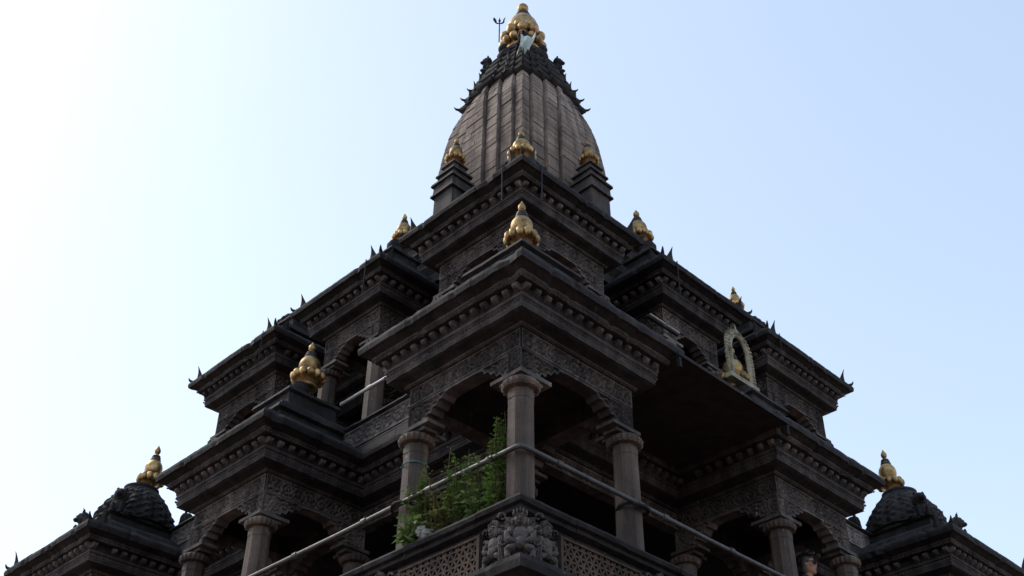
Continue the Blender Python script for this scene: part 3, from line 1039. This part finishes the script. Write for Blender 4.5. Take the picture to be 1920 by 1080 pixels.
# ------------------------------------------------------------------ gilded finials
def finial_meshes(lobes=12, slim=1.0):
    b = MB()
    b.lathe([(0.17, 0.0), (0.20, 0.02), (0.20, 0.045), (0.13, 0.07), (0.14, 0.10), (0.22, 0.15), (0.285, 0.205), (0.30, 0.245), (0.27, 0.29), (0.20, 0.315), (0.15, 0.325)], 36)
    base = b.mesh('base', M['gold'], smooth=True)
    l = MB()
    for i in range(lobes):
        a = 2*math.pi*i/lobes
        l.ell((0.275*math.cos(a), 0.275*math.sin(a), 0.225), (0.078, 0.078, 0.085), 12, 9)
    lob = l.mesh('lobed_ring', M['gold'], smooth=True)
    v = MB()
    v.lathe([(0.14, 0.315), (0.16, 0.33), (0.195, 0.38), (0.212, 0.44), (0.212, 0.50), (0.195, 0.55), (0.16, 0.60), (0.125, 0.635), (0.115, 0.645),
             (0.115, 0.67), (0.105, 0.675), (0.105, 0.705), (0.09, 0.71), (0.085, 0.74), (0.06, 0.755), (0.045, 0.785), (0.045, 0.80)], 36)
    vase = v.mesh('vase', M['gold'], smooth=True)
    n = MB()
    for (r, z) in ((0.121, 0.655), (0.104, 0.708), (0.088, 0.745)):
        n.lathe([(r*0.9, z-0.012), (r+0.008, z-0.011), (r+0.008, z+0.011), (r*0.85, z+0.012)], 28)
    band = n.mesh('black_band', M['bandmetal'])
    t = MB()
    t.ell((0, 0, 0.865), (0.075, 0.075, 0.078), 18, 12)
    t.lathe([(0.055, 0.92), (0.03, 0.95), (0.012, 0.985), (0.002, 1.0)], 12)
    ball = t.mesh('ball', M['gold'], smooth=True)
    return [('base', base), ('lobed_ring', lob), ('vase', vase), ('black_band', band), ('ball', ball)]
FIN = finial_meshes()

def finial(x, y, z, H, label, tilt=None, wf=0.80):
    e = obj('gilded_finial', None, loc=W(x, y, z), label=label, cat='finial', group='gilded finials on the temple roofs')
    e.scale = (H*wf, H*wf, H)
    tilt = random.uniform(-0.04, 0.04) if tilt is None else tilt
    e.rotation_euler = (tilt, tilt*0.5, random.uniform(0, 1))
    for nme, me in FIN:
        obj(nme, me, e)
    return e
q = WA/2
zf = E1+1.20
finial(q, q, zf, 0.67, 'gilded finial on the near corner pavilion, centred below the spire')
finial(1.13, CT, zf, 0.67, 'bright gilded finial on the lower left middle pavilion roof, above its dark cornice', wf=0.92)
finial(CT, 1.13, zf, 0.65, 'gilded finial standing inside the ornate pointed halo frame', wf=0.88)
finial(q+0.1, TW-q, zf, 0.70, 'gilded finial on the grey dome at the far lower left')
finial(TW-q, q+0.1, zf, 0.70, 'gilded finial on the dark dome at the far lower right')
zf2 = E2+1.272
finial(V2+WF/2, V2+WF/2, zf2, 0.60, 'gilded finial at the foot of the spire, on the middle corner', wf=0.92)
finial(V2+WD/2+0.13, CT, zf2-0.03, 0.60, 'small gilded finial against the left edge of the stepped roofs, half in shade')
finial(CT, V2+WD/2+0.13, zf2-0.03, 0.70, 'gilded finial against the sky at the right, just below the highest cornice', wf=0.85)
finial(far2+WF/2-0.1, V2+WF/2, zf2, 0.50, 'small gilded finial tip peeping over the right upper eave', 0.0)
finial(CT-1.47, CT, 13.97, 0.60, 'gilded finial on the small shrine at the left foot of the spire')
finial(CT, CT-1.47, 13.97, 0.60, 'gilded finial on the small shrine at the right foot of the spire')

# the great finial on top
top = obj('great_finial', None, loc=W(CT, CT, 17.70), label='large gilded finial with clustered balls crowning the spire', cat='finial')
b = MB()
b.lathe([(0.30, -0.02), (0.34, 0.04), (0.30, 0.09), (0.25, 0.12), (0.27, 0.20), (0.27, 0.40), (0.22, 0.46)], 36)
obj('base', b.mesh('base', M['gold_top'], smooth=True), top)
for (r, z, s, n, nm) in ((0.36, 0.17, 0.085, 14, 'lower_ball_ring'), (0.33, 0.40, 0.10, 10, 'upper_ball_ring')):
    l = MB()
    for i in range(n):
        a = 2*math.pi*(i+0.5)/n
        l.ell((r*math.cos(a), r*math.sin(a), z), (s, s, s*1.05), 14, 10)
    obj(nm, l.mesh(nm, M['gold_top'], smooth=True), top)
v = MB()
v.lathe([(0.24, 0.44), (0.28, 0.50), (0.31, 0.60), (0.30, 0.72), (0.26, 0.84), (0.20, 0.95), (0.155, 1.02), (0.13, 1.06), (0.12, 1.10), (0.10, 1.14), (0.08, 1.17)], 40)
obj('vase', v.mesh('vase', M['gold_top'], smooth=True), top)
l = MB()
for i in range(10):
    a = 2*math.pi*i/10
    l.ell((0.27*math.cos(a), 0.27*math.sin(a), 0.585), (0.075, 0.075, 0.085), 12, 9)
obj('bead_ring', l.mesh('bead_ring', M['gold_top'], smooth=True), top)
l = MB()
for r, z in ((0.155, 1.02), (0.132, 1.075), (0.112, 1.125)):
    l.lathe([(r*0.9, z-0.013), (r+0.012, z-0.012), (r+0.012, z+0.012), (r*0.85, z+0.013)], 28)
obj('black_band', l.mesh('black_band', M['bandmetal']), top)
l = MB(); l.ell((0, 0, 1.30), (0.105, 0.105, 0.115), 20, 14); l.lathe([(0.07, 1.38), (0.04, 1.42), (0.015, 1.45), (0.002, 1.47)], 12)
obj('ball', l.mesh('ball', M['gold_top'], smooth=True), top)

# ------------------------------------------------------------------ halo frame round the right finial
def halo():
    c = W(CT-0.05, 0.98, zf+0.04)
    e = obj('halo_frame', None, loc=c, rz=R(45), label='ornate pointed brass halo frame standing round a finial', cat='halo frame')
    e.scale = (0.86, 0.9, 0.80)
    mb = MB(); orn = MB()
    pts = []
    n = 40
    for i in range(n+1):
        t = i/n
        a = math.pi*(1-t)
        hw = 0.26
        zz = 0.52*min(1, 2*min(t, 1-t)/0.62) if min(t, 1-t) < 0.31 else 0.52+0.32*math.sin((min(t, 1-t)-0.31)/0.19*math.pi/2)
        x = -hw*1.02 if t <= 0.31 else (hw*1.02 if t >= 0.69 else hw*1.02*(-math.cos((t-0.31)/0.38*math.pi)))
        pts.append((x, 0, zz))
    for off, r in ((0.0, 0.026), (-0.03, 0.030), (-0.06, 0.028), (-0.085, 0.018)):
        k = (0.26+off)/0.26
        mb.tube([(p[0]*k, p[1], p[2]*(1+off*0.6)) for p in pts], r, 8)
    for i, p in enumerate(pts):
        k = 0.89
        q_ = (p[0]*k, 0.0, p[2]*0.985)
        orn.ell(q_, (0.036, 0.034, 0.036), 7, 5)
        orn.ell((p[0]*0.96, -0.02, p[2]*0.995), (0.026, 0.028, 0.022), 7, 5)
        cxx, czz = 0, 0.4
        d = Vector((p[0]-cxx, 0, p[2]-czz)).normalized()
        t_ = Vector(p)+d*0.03
        orn.ell(t_, (0.032, 0.022, 0.032), 6, 5)
        orn.tube([Vector(p)+d*0.02, Vector(p)+d*0.055+Vector((0, 0, 0.02)), Vector(p)+d*0.06+Vector((0, 0, 0.045))], [0.012, 0.008, 0.002], 5)
    ape = Vector(pts[n//2])
    orn.ell(ape+Vector((0, 0, 0.05)), (0.05, 0.03, 0.05), 8, 6)
    orn.tube([ape+Vector((0, 0, 0.08)), ape+Vector((0, 0, 0.17))], [0.022, 0.003], 6)
    obj('arched_frame', mb.mesh('arched_frame', M['brass'], smooth=True), e)
    obj('scroll_ornament', orn.jit(0.008).mesh('scroll_ornament', M['brass'], smooth=True), e)
    bb = MB(); bb.box(-0.32, 0.32, -0.05, 0.05, -0.06, 0.02)
    obj('foot_bar', bb.mesh('foot_bar', M['brass']), e)
halo()

# ------------------------------------------------------------------ pipe rails
def bend(points, rad=0.05):
    return points
rz_ = 6.10
rail = obj('handrail', None, loc=W(0.29, 0.29, F1), label='grey metal pipe handrail bent round the near corner of the first floor', cat='handrail')
inv = rail.matrix_basis.inverted()
def RL(x, y, z): return Vector(W(x, y, z))-Vector(W(0.29, 0.29, F1))
a_ = 0.285
pts = [RL(a_, TW-0.3, rz_), RL(a_, 6.0, rz_-0.004), RL(a_, 4.2, rz_+0.006), RL(a_, 2.6, rz_-0.006), RL(a_, 1.4, rz_+0.004), RL(a_, a_+0.12, rz_), RL(a_, a_+0.05, rz_), RL(a_+0.012, a_+0.012, rz_), RL(a_+0.05, a_, rz_), RL(a_+0.12, a_, rz_),
       RL(1.5, a_, rz_+0.004), RL(2.8, a_, rz_-0.004), RL(4.4, a_, rz_+0.004), RL(6.2, a_, rz_), RL(TW-0.3, a_, rz_)]
obj('pipe', MB().tube(pts, 0.022, 12).mesh('pipe', M['pipe'], smooth=True), rail)
for (s, left) in ((0.62, 1), (1.35, 1), (2.2, 1), (3.2, 1), (0.72, 0), (1.72, 0), (2.05, 0), (3.0, 0)):
    c = RL(a_, s, rz_) if left else RL(s, a_, rz_)
    d = Vector((-1, 1, 0)).normalized() if left else Vector((1, 1, 0)).normalized()
    obj('coupling', MB().tube([c-d*0.03, c+d*0.03], 0.030, 12).mesh('coupling', M['pipe']), rail)
for (x, y) in ((CO-0.05, WA-CO), (WA-CO, CO-0.05)):
    c = RL(x, y, rz_-0.015)
    obj('tie', MB().tube([c+Vector((0.14*math.cos(t), 0.14*math.sin(t), 0.01*math.sin(2*t))) for t in np.linspace(0, 2*math.pi, 20)], 0.014, 6).mesh('tie', M['iron']), rail)

zt = 8.70
ur = obj('upper_handrail', None, loc=W(1.39, 3.3, 8.2), label='thin pale pipe rail above the left recess of the second floor', cat='handrail')
o0 = Vector(W(1.39, 3.3, 8.2))
obj('pipe', MB().tube([Vector(W(1.39, y, zt))-o0 for y in (2.3, 3.0, 3.7, 4.35)], 0.020, 10).mesh('pipe', M['palepipe'], smooth=True), ur)
for y in (2.4, 2.9):
    obj('post', MB().tube([Vector(W(1.39, y, zt))-o0, Vector(W(1.39, y, 8.2))-o0], 0.016, 8).mesh('post', M['palepipe']), ur)
obj('coupling', MB().tube([Vector(W(1.39, 3.78, zt))-o0, Vector(W(1.39, 3.85, zt))-o0], 0.026, 10).mesh('coupling', M['palepipe']), ur)

tl = obj('tube_lamp', None, loc=W(3.99, 1.63, 9.84), label='unlit white tube lamp under the right upper pavilion beam', cat='lamp')
o0 = Vector(W(3.99, 1.63, 9.84))
obj('tube', MB().tube([Vector(W(3.80, 1.60, 9.85))-o0, Vector(W(4.10, 1.60, 9.85))-o0], 0.011, 10).mesh('tube', M['palepipe'], smooth=True), tl)
obj('tube', MB().tube([Vector(W(4.13, 1.60, 9.85))-o0, Vector(W(4.36, 1.60, 9.85))-o0], 0.011, 10).mesh('tube', M['palepipe'], smooth=True), tl)
bb = MB(); bb.box(-0.2, 0.4, 0.0, 0.03, -0.008, 0.02); bb.xf(Matrix.Rotation(R(45), 4, 'Z'))
obj('batten', bb.mesh('batten', M['board']), tl)

# ------------------------------------------------------------------ boards roofing the right-hand recess
cn = obj('board_canopy', None, loc=W(2.1, 0.0, 7.66), rz=R(45), label='dark board canopy roofing the recess right of the near pavilion', cat='canopy')
x0, x1, yd = 2.06-2.1, 3.80-2.1, 1.45
nb = 7
for i in range(nb):
    m = MB(); ya, yb = 0.0+yd*i/nb, 0.0+yd*(i+1)/nb-0.004
    m.box(x0, x1, ya, yb, -0.012+random.uniform(-0.002, 0.002), 0.012)
    obj('board', m.mesh('board', M['board']), cn)
m = MB(); m.box(x0-0.02, x1+0.02, -0.03, -0.003, -0.018, 0.018)
obj('edge_strip', m.mesh('edge_strip', M['stone']), cn)
m = MB(); m.box(x1-0.02, x1+0.012, -0.025, 0.01, -0.14, -0.031); 
obj('end_bracket', m.mesh('end_bracket', M['stone']), cn)
m = MB(); m.box(x0-0.012, x0+0.02, -0.025, 0.01, -0.14, -0.031)
obj('end_bracket', m.mesh('end_bracket', M['stone']), cn)

# ------------------------------------------------------------------ trident and flag at the top
tb = Vector(W(4.05, 4.64, 17.20))
td = obj('trident', None, loc=tb+Vector((0, 0, 0.27)), label='small iron trident beside the great finial', cat='trident')
td.scale = (0.68, 0.68, 0.68)
obj('shaft', MB().tube([(0, 0, 0), (0, 0, 0.80)], 0.016, 8).mesh('shaft', M['iron']), td)
m = MB(); m.ell((0, 0, 0.84), (0.035, 0.03, 0.045)); m.tube([(0, 0, 0.86), (0, 0, 0.98)], [0.02, 0.003], 6)
obj('middle_prong', m.mesh('middle_prong', M['iron'], smooth=True), td)
for s in (-1, 1):
    m = MB(); m.tube([(0, 0, 0.74), (s*0.06, 0, 0.73), (s*0.105, 0, 0.78), (s*0.115, 0, 0.88), (s*0.155, 0, 0.99)], [0.014, 0.02, 0.026, 0.02, 0.003], 7)
    if s < 0:
        m.ell((-0.125, 0, 0.86), (0.042, 0.015, 0.10), M4=Matrix.Rotation(R(-18), 3, 'Y'))
    obj('side_prong', m.mesh('side_prong', M['iron'], smooth=True), td)

fc = Vector(W(CT-0.58, CT-0.72, 16.93))
fl = obj('flag', None, loc=fc, label='pale cloth flag hung by two red-tied corners in front of the great finial', cat='flag')
fl.scale = (0.95, 1.1, 1.2)
n, m_ = 14, 20
vs, fs = [], []
for i in range(n+1):
    u = i/n
    for j in range(m_+1):
        v_ = j/m_
        sag = 0.10*4*u*(1-u)*(1-v_)**2
        x = (u-0.5)*(0.27-0.05*v_)+0.035*math.sin(v_*5)*v_ - 0.07*v_
        y = 0.06*math.sin(u*math.pi*3.4+v_*1.5)*(0.4+v_)-0.05*v_
        z_ = 0.27-sag-v_*(0.46-0.03*math.sin(u*5))
        vs.append((x, y, z_))
for i in range(n):
    for j in range(m_):
        a = i*(m_+1)+j
        fs.append((a, a+1, a+m_+2, a+m_+1))
mb = MB(); mb.add(vs, fs)
me = mb.mesh('cloth', M['cloth'], smooth=True)
co = obj('cloth', me, fl)
sm = co.modifiers.new('thickness', 'SOLIDIFY'); sm.thickness = 0.004
for u in (0, n):
    p = Vector(vs[u*(m_+1)])
    m = MB(); m.tube([p+Vector((0, 0, -0.03)), p+Vector((0.005, 0, 0.05))], [0.014, 0.008], 7)
    obj('red_tie', m.mesh('red_tie', M['red']), fl)
m = MB(); m.tube([Vector(vs[0])+Vector((0, 0, 0.045)), Vector((0.0, 0.30, 0.36)), Vector(vs[n*(m_+1)])+Vector((0, 0, 0.045))], 0.006, 5)
obj('string', m.mesh('string', M['iron']), fl)

# ------------------------------------------------------------------ weeds on the parapet of the near pavilion
def weed(x, y, z, H, spread, nst, nlf, lsize, mat, label, droop=0.35, bushy=1.0):
    e = obj('weed', None, loc=W(x, y, z), label=label, cat='weed', group='weeds growing on the parapet')
    st, lf = MB(), MB()
    for s in range(nst):
        a = random.uniform(0, 2*math.pi)
        r = spread*math.sqrt(random.random())
        hh = H*random.uniform(0.6, 1.0) if s else H
        tipv = Vector((r*math.cos(a), r*math.sin(a), hh))
        b0 = Vector((0.03*math.cos(a), 0.03*math.sin(a), 0))
        bow = Vector((random.uniform(-0.04, 0.04), random.uniform(-0.04, 0.04), 0))
        pts = [b0.lerp(tipv, t)+bow*math.sin(t*math.pi) for t in np.linspace(0, 1, 7)]
        st.tube(pts, [0.006, 0.0055, 0.005, 0.004, 0.0035, 0.003, 0.0015], 5)
        for k in range(nlf):
            t = random.uniform(0.12, 1.0)
            i = min(5, int(t*6)); f_ = t*6-i
            p = pts[i].lerp(pts[i+1], f_)
            az = random.uniform(0, 2*math.pi)
            side = Vector((math.cos(az), math.sin(az), random.uniform(-droop, 0.7)))
            side.normalize()
            ln = lsize*random.uniform(0.6, 1.3)*(1.15-0.6*t)
            br = lsize*bushy*(1.2-t)*random.uniform(0.2, 1.6)
            q0 = p+side*br
            if br > 0.02:
                st.tube([p, q0], [0.0025, 0.0015], 4, cap=False)
            wv = side.cross(Vector((random.uniform(-.5, .5), random.uniform(-.5, .5), 1))).normalized()*ln*random.uniform(0.28, 0.44)
            up = wv.cross(side).normalized()*ln*0.12
            tip = q0+side*ln-Vector((0, 0, ln*random.uniform(0.05, 0.4)))
            mid = q0+side*ln*0.45
            lf.add([q0, mid+wv+up, tip, mid-wv+up, mid-up*0.3], [(0, 4, 1), (4, 2, 1), (0, 3, 4), (4, 3, 2)])
    obj('stem', st.mesh('stem', M['stem']), e)
    obj('leaves', lf.mesh('leaves', mat), e, kind='stuff')
    return e
weed(0.36, 0.62, 5.60, 0.97, 0.06, 6, 75, 0.055, M['leaf'], 'tallest green weed, right beside the bare corner column')
weed(0.36, 0.80, 5.60, 0.62, 0.17, 10, 70, 0.066, M['leaf3'], 'bushy bright green weed low beside the corner column')
weed(0.34, 1.04, 5.60, 0.84, 0.12, 7, 60, 0.058, M['leaf'], 'second tall weed from the bare corner column')
weed(0.36, 1.28, 5.60, 0.74, 0.18, 8, 34, 0.055, M['leaf2'], 'thin olive weed in the middle of the clump', bushy=1.6)
weed(0.32, 1.54, 5.62, 0.72, 0.10, 7, 60, 0.060, M['leaf'], 'green weed in front of the left column with a turquoise cord')
weed(0.29, 1.46, 5.62, 0.27, 0.18, 9, 10, 0.12, M['leaf3'], 'low broad-leaved plant at the left end of the clump', droop=0.6, bushy=0.3)
weed(0.33, 1.14, 5.62, 0.40, 0.17, 10, 28, 0.055, M['leaf2'], 'short scrubby weed under the middle of the clump', bushy=1.5)

m = MB(); m.ell((0, 0, 0.03), (0.09, 0.06, 0.05), 10, 8); m.ell((0.07, 0.03, 0.02), (0.06, 0.05, 0.035)); m.ell((-0.06, 0.0, 0.06), (0.05, 0.04, 0.05))
obj('plaster_lump', m.jit(0.012).mesh('plaster_lump', M['rag']), loc=W(0.27, 1.30, 5.635), label='whitish crumbled plaster lump lying under the weeds', cat='plaster')
m = MB(); m.ell((0, 0, 0.0), (0.065, 0.05, 0.03), 10, 8); m.ell((0.04, 0.0, -0.01), (0.035, 0.04, 0.025))
obj('white_stone', m.jit(0.008).mesh('white_stone', M['rag']), loc=W(0.21, 0.17, 5.085), label='pale worn stone at the very bottom corner under the carved figures', cat='stone')

# turquoise cord tied round the left column of the near pavilion
cc = Vector(W(CO, WA-CO, 6.50))
m = MB()
for dz in (0.0,):
    m.tube([(0.121*math.cos(t), 0.121*math.sin(t), dz+0.006*math.sin(3*t)) for t in np.linspace(0, 2*math.pi, 26)], 0.006, 5)
obj('cord', m.mesh('cord', M['cord']), loc=cc, label='turquoise cord tied round the left column of the near pavilion', cat='cord')

# ------------------------------------------------------------------ person looking out on the right
def person():
    e = obj('person', None, loc=W(5.00, 0.70, F1), rz=R(45)+R(18),
            label='person with dark hair and sunglasses looking out between the right columns', cat='person')
    bm = bmesh.new()
    sk = {'pel': (0, 0, 0.92, .13), 'wst': (0, -0.01, 1.08, .12), 'chs': (0, 0.0, 1.27, .14), 'nck': (0, 0.01, 1.42, .06), 'hd0': (0, -0.005, 1.50, .055),
          'shl': (-.16, 0.01, 1.37, .065), 'ell': (-.23, -.02, 1.12, .045), 'wrl': (-.17, -.24, 1.02, .032), 'hal': (-.14, -.33, 1.02, .03),
          'shr': (.16, 0.01, 1.37, .065), 'elr': (.23, -.02, 1.12, .045), 'wrr': (.17, -.24, 1.02, .032), 'har': (.14, -.33, 1.02, .03),
          'hpl': (-.09, 0, 0.88, .10), 'knl': (-.10, -.01, 0.48, .06), 'anl': (-.10, .02, 0.08, .042), 'tol': (-.11, -.16, 0.04, .035),
          'hpr': (.09, 0, 0.88, .10), 'knr': (.10, -.01, 0.48, .06), 'anr': (.10, .02, 0.08, .042), 'tor': (.11, -.16, 0.04, .035)}
    ed = [('pel', 'wst'), ('wst', 'chs'), ('chs', 'nck'), ('nck', 'hd0'), ('chs', 'shl'), ('shl', 'ell'), ('ell', 'wrl'), ('wrl', 'hal'), ('chs', 'shr'), ('shr', 'elr'), ('elr', 'wrr'), ('wrr', 'har'),
          ('pel', 'hpl'), ('hpl', 'knl'), ('knl', 'anl'), ('anl', 'tol'), ('pel', 'hpr'), ('hpr', 'knr'), ('knr', 'anr'), ('anr', 'tor')]
    names = list(sk)
    me = bpy.data.meshes.new('skeleton')
    me.from_pydata([sk[k][:3] for k in names], [(names.index(a), names.index(b)) for a, b in ed], [])
    o = bpy.data.objects.new('body_tmp', me); COL.objects.link(o)
    o.modifiers.new('s', 'SKIN')
    for i, k in enumerate(names):
        me.skin_vertices[0].data[i].radius = (sk[k][3], sk[k][3]*0.85)
        me.skin_vertices[0].data[i].use_root = (k == 'pel')
    ss = o.modifiers.new('d', 'SUBSURF'); ss.levels = 2; ss.render_levels = 2
    dg = bpy.context.evaluated_depsgraph_get()
    ev = bpy.data.meshes.new_from_object(o.evaluated_get(dg))
    mb = MB(); mb.add([v.co for v in ev.vertices], [tuple(p.vertices) for p in ev.polygons])
    COL.objects.unlink(o); bpy.data.objects.remove(o)
    # head: skull, jaw, brow, nose, lips, chin, ears
    hz = 1.575
    mb.ell((0, 0.012, hz+0.02), (0.076, 0.094, 0.098), 24, 18)
    mb.ell((0, -0.018, hz-0.045), (0.060, 0.072, 0.078), 20, 14)
    mb.ell((0, -0.080, hz-0.010), (0.014, 0.026, 0.026), 10, 8)
    mb.ell((0, -0.086, hz-0.024), (0.016, 0.018, 0.012), 10, 8)
    mb.ell((0, -0.070, hz+0.026), (0.052, 0.022, 0.016), 12, 8)
    mb.ell((0, -0.079, hz-0.055), (0.026, 0.012, 0.011), 10, 8)
    mb.ell((0, -0.066, hz-0.095), (0.026, 0.022, 0.020), 10, 8)
    for s in (-1, 1):
        mb.ell((s*0.076, 0.012, hz-0.01), (0.010, 0.020, 0.032), 8, 8)
        mb.ell((s*0.040, -0.058, hz-0.025), (0.024, 0.02, 0.02), 10, 8)
        # hands: palm, four fingers and a thumb resting on the parapet
        mb.ell((s*0.14, -0.36, 1.005), (0.040, 0.05, 0.016), 12, 8)
        for f_, (dx, ln) in enumerate(((-0.03, 0.062), (-0.010, 0.072), (0.010, 0.068), (0.029, 0.052))):
            mb.tube([(s*0.14+dx, -0.39, 1.008), (s*0.14+dx*1.1, -0.39-ln*0.6, 1.010), (s*0.14+dx*1.15, -0.39-ln, 0.995)], [0.010, 0.009, 0.007], 8)
        mb.tube([(s*0.14-s*0.03, -0.345, 1.003), (s*0.14-s*0.062, -0.375, 1.0), (s*0.14-s*0.07, -0.405, 0.995)], [0.012, 0.010, 0.008], 8)
    me2 = mb.mesh('body', M['skin'])
    t = bpy.data.objects.new('tmp', me2); COL.objects.link(t)
    rm = t.modifiers.new('r', 'REMESH'); rm.mode = 'VOXEL'; rm.voxel_size = 0.009
    sm_ = t.modifiers.new('sm', 'SMOOTH'); sm_.iterations = 2; sm_.factor = 0.4
    dg = bpy.context.evaluated_depsgraph_get()
    body = bpy.data.meshes.new_from_object(t.evaluated_get(dg))
    body.name = 'body'
    COL.objects.unlink(t); bpy.data.objects.remove(t)
    body.materials.clear()
    for k in ('skin', 'shirt'):
        body.materials.append(M[k])
    idx = []
    for p in body.polygons:
        c = p.center
        idx.append(1 if (c.z < 1.425 and not (c.y < -0.27 and 0.9 < c.z < 1.1)) else 0)
    body.polygons.foreach_set('material_index', idx)
    body.polygons.foreach_set('use_smooth', [True]*len(body.polygons))
    obj('body', body, e)
    h = MB()
    h.ell((0, 0.026, hz+0.040), (0.088, 0.096, 0.094), 28, 20)
    h.ell((0, 0.062, hz-0.035), (0.078, 0.055, 0.105), 20, 14)
    h.ell((-0.02, -0.040, hz+0.098), (0.062, 0.048, 0.026), 14, 10)
    for s in (-1, 1):
        h.ell((s*0.074, 0.03, hz-0.03), (0.02, 0.036, 0.085), 12, 10)
    obj('hair', h.jit(0.003).mesh('hair', M['hair'], smooth=True), e)
    gl = obj('sunglasses', None, e)
    f = MB()
    for s in (-1, 1):
        f.ell((s*0.034, -0.090, hz+0.004), (0.029, 0.008, 0.024), 16, 10)
    obj('lens', f.mesh('lens', M['lens'], smooth=True), e)
    f = MB()
    f.tube([(-0.01, -0.096, hz+0.012), (0.01, -0.096, hz+0.012)], 0.003, 6)
    for s in (-1, 1):
        f.tube([(s*0.062, -0.085, hz+0.012), (s*0.080, -0.03, hz+0.012), (s*0.084, 0.02, hz+0.004)], 0.003, 6)
    bpy.data.objects.remove(gl)
    obj('sunglass_frame', f.mesh('sunglass_frame', M['iron']), e)
person()
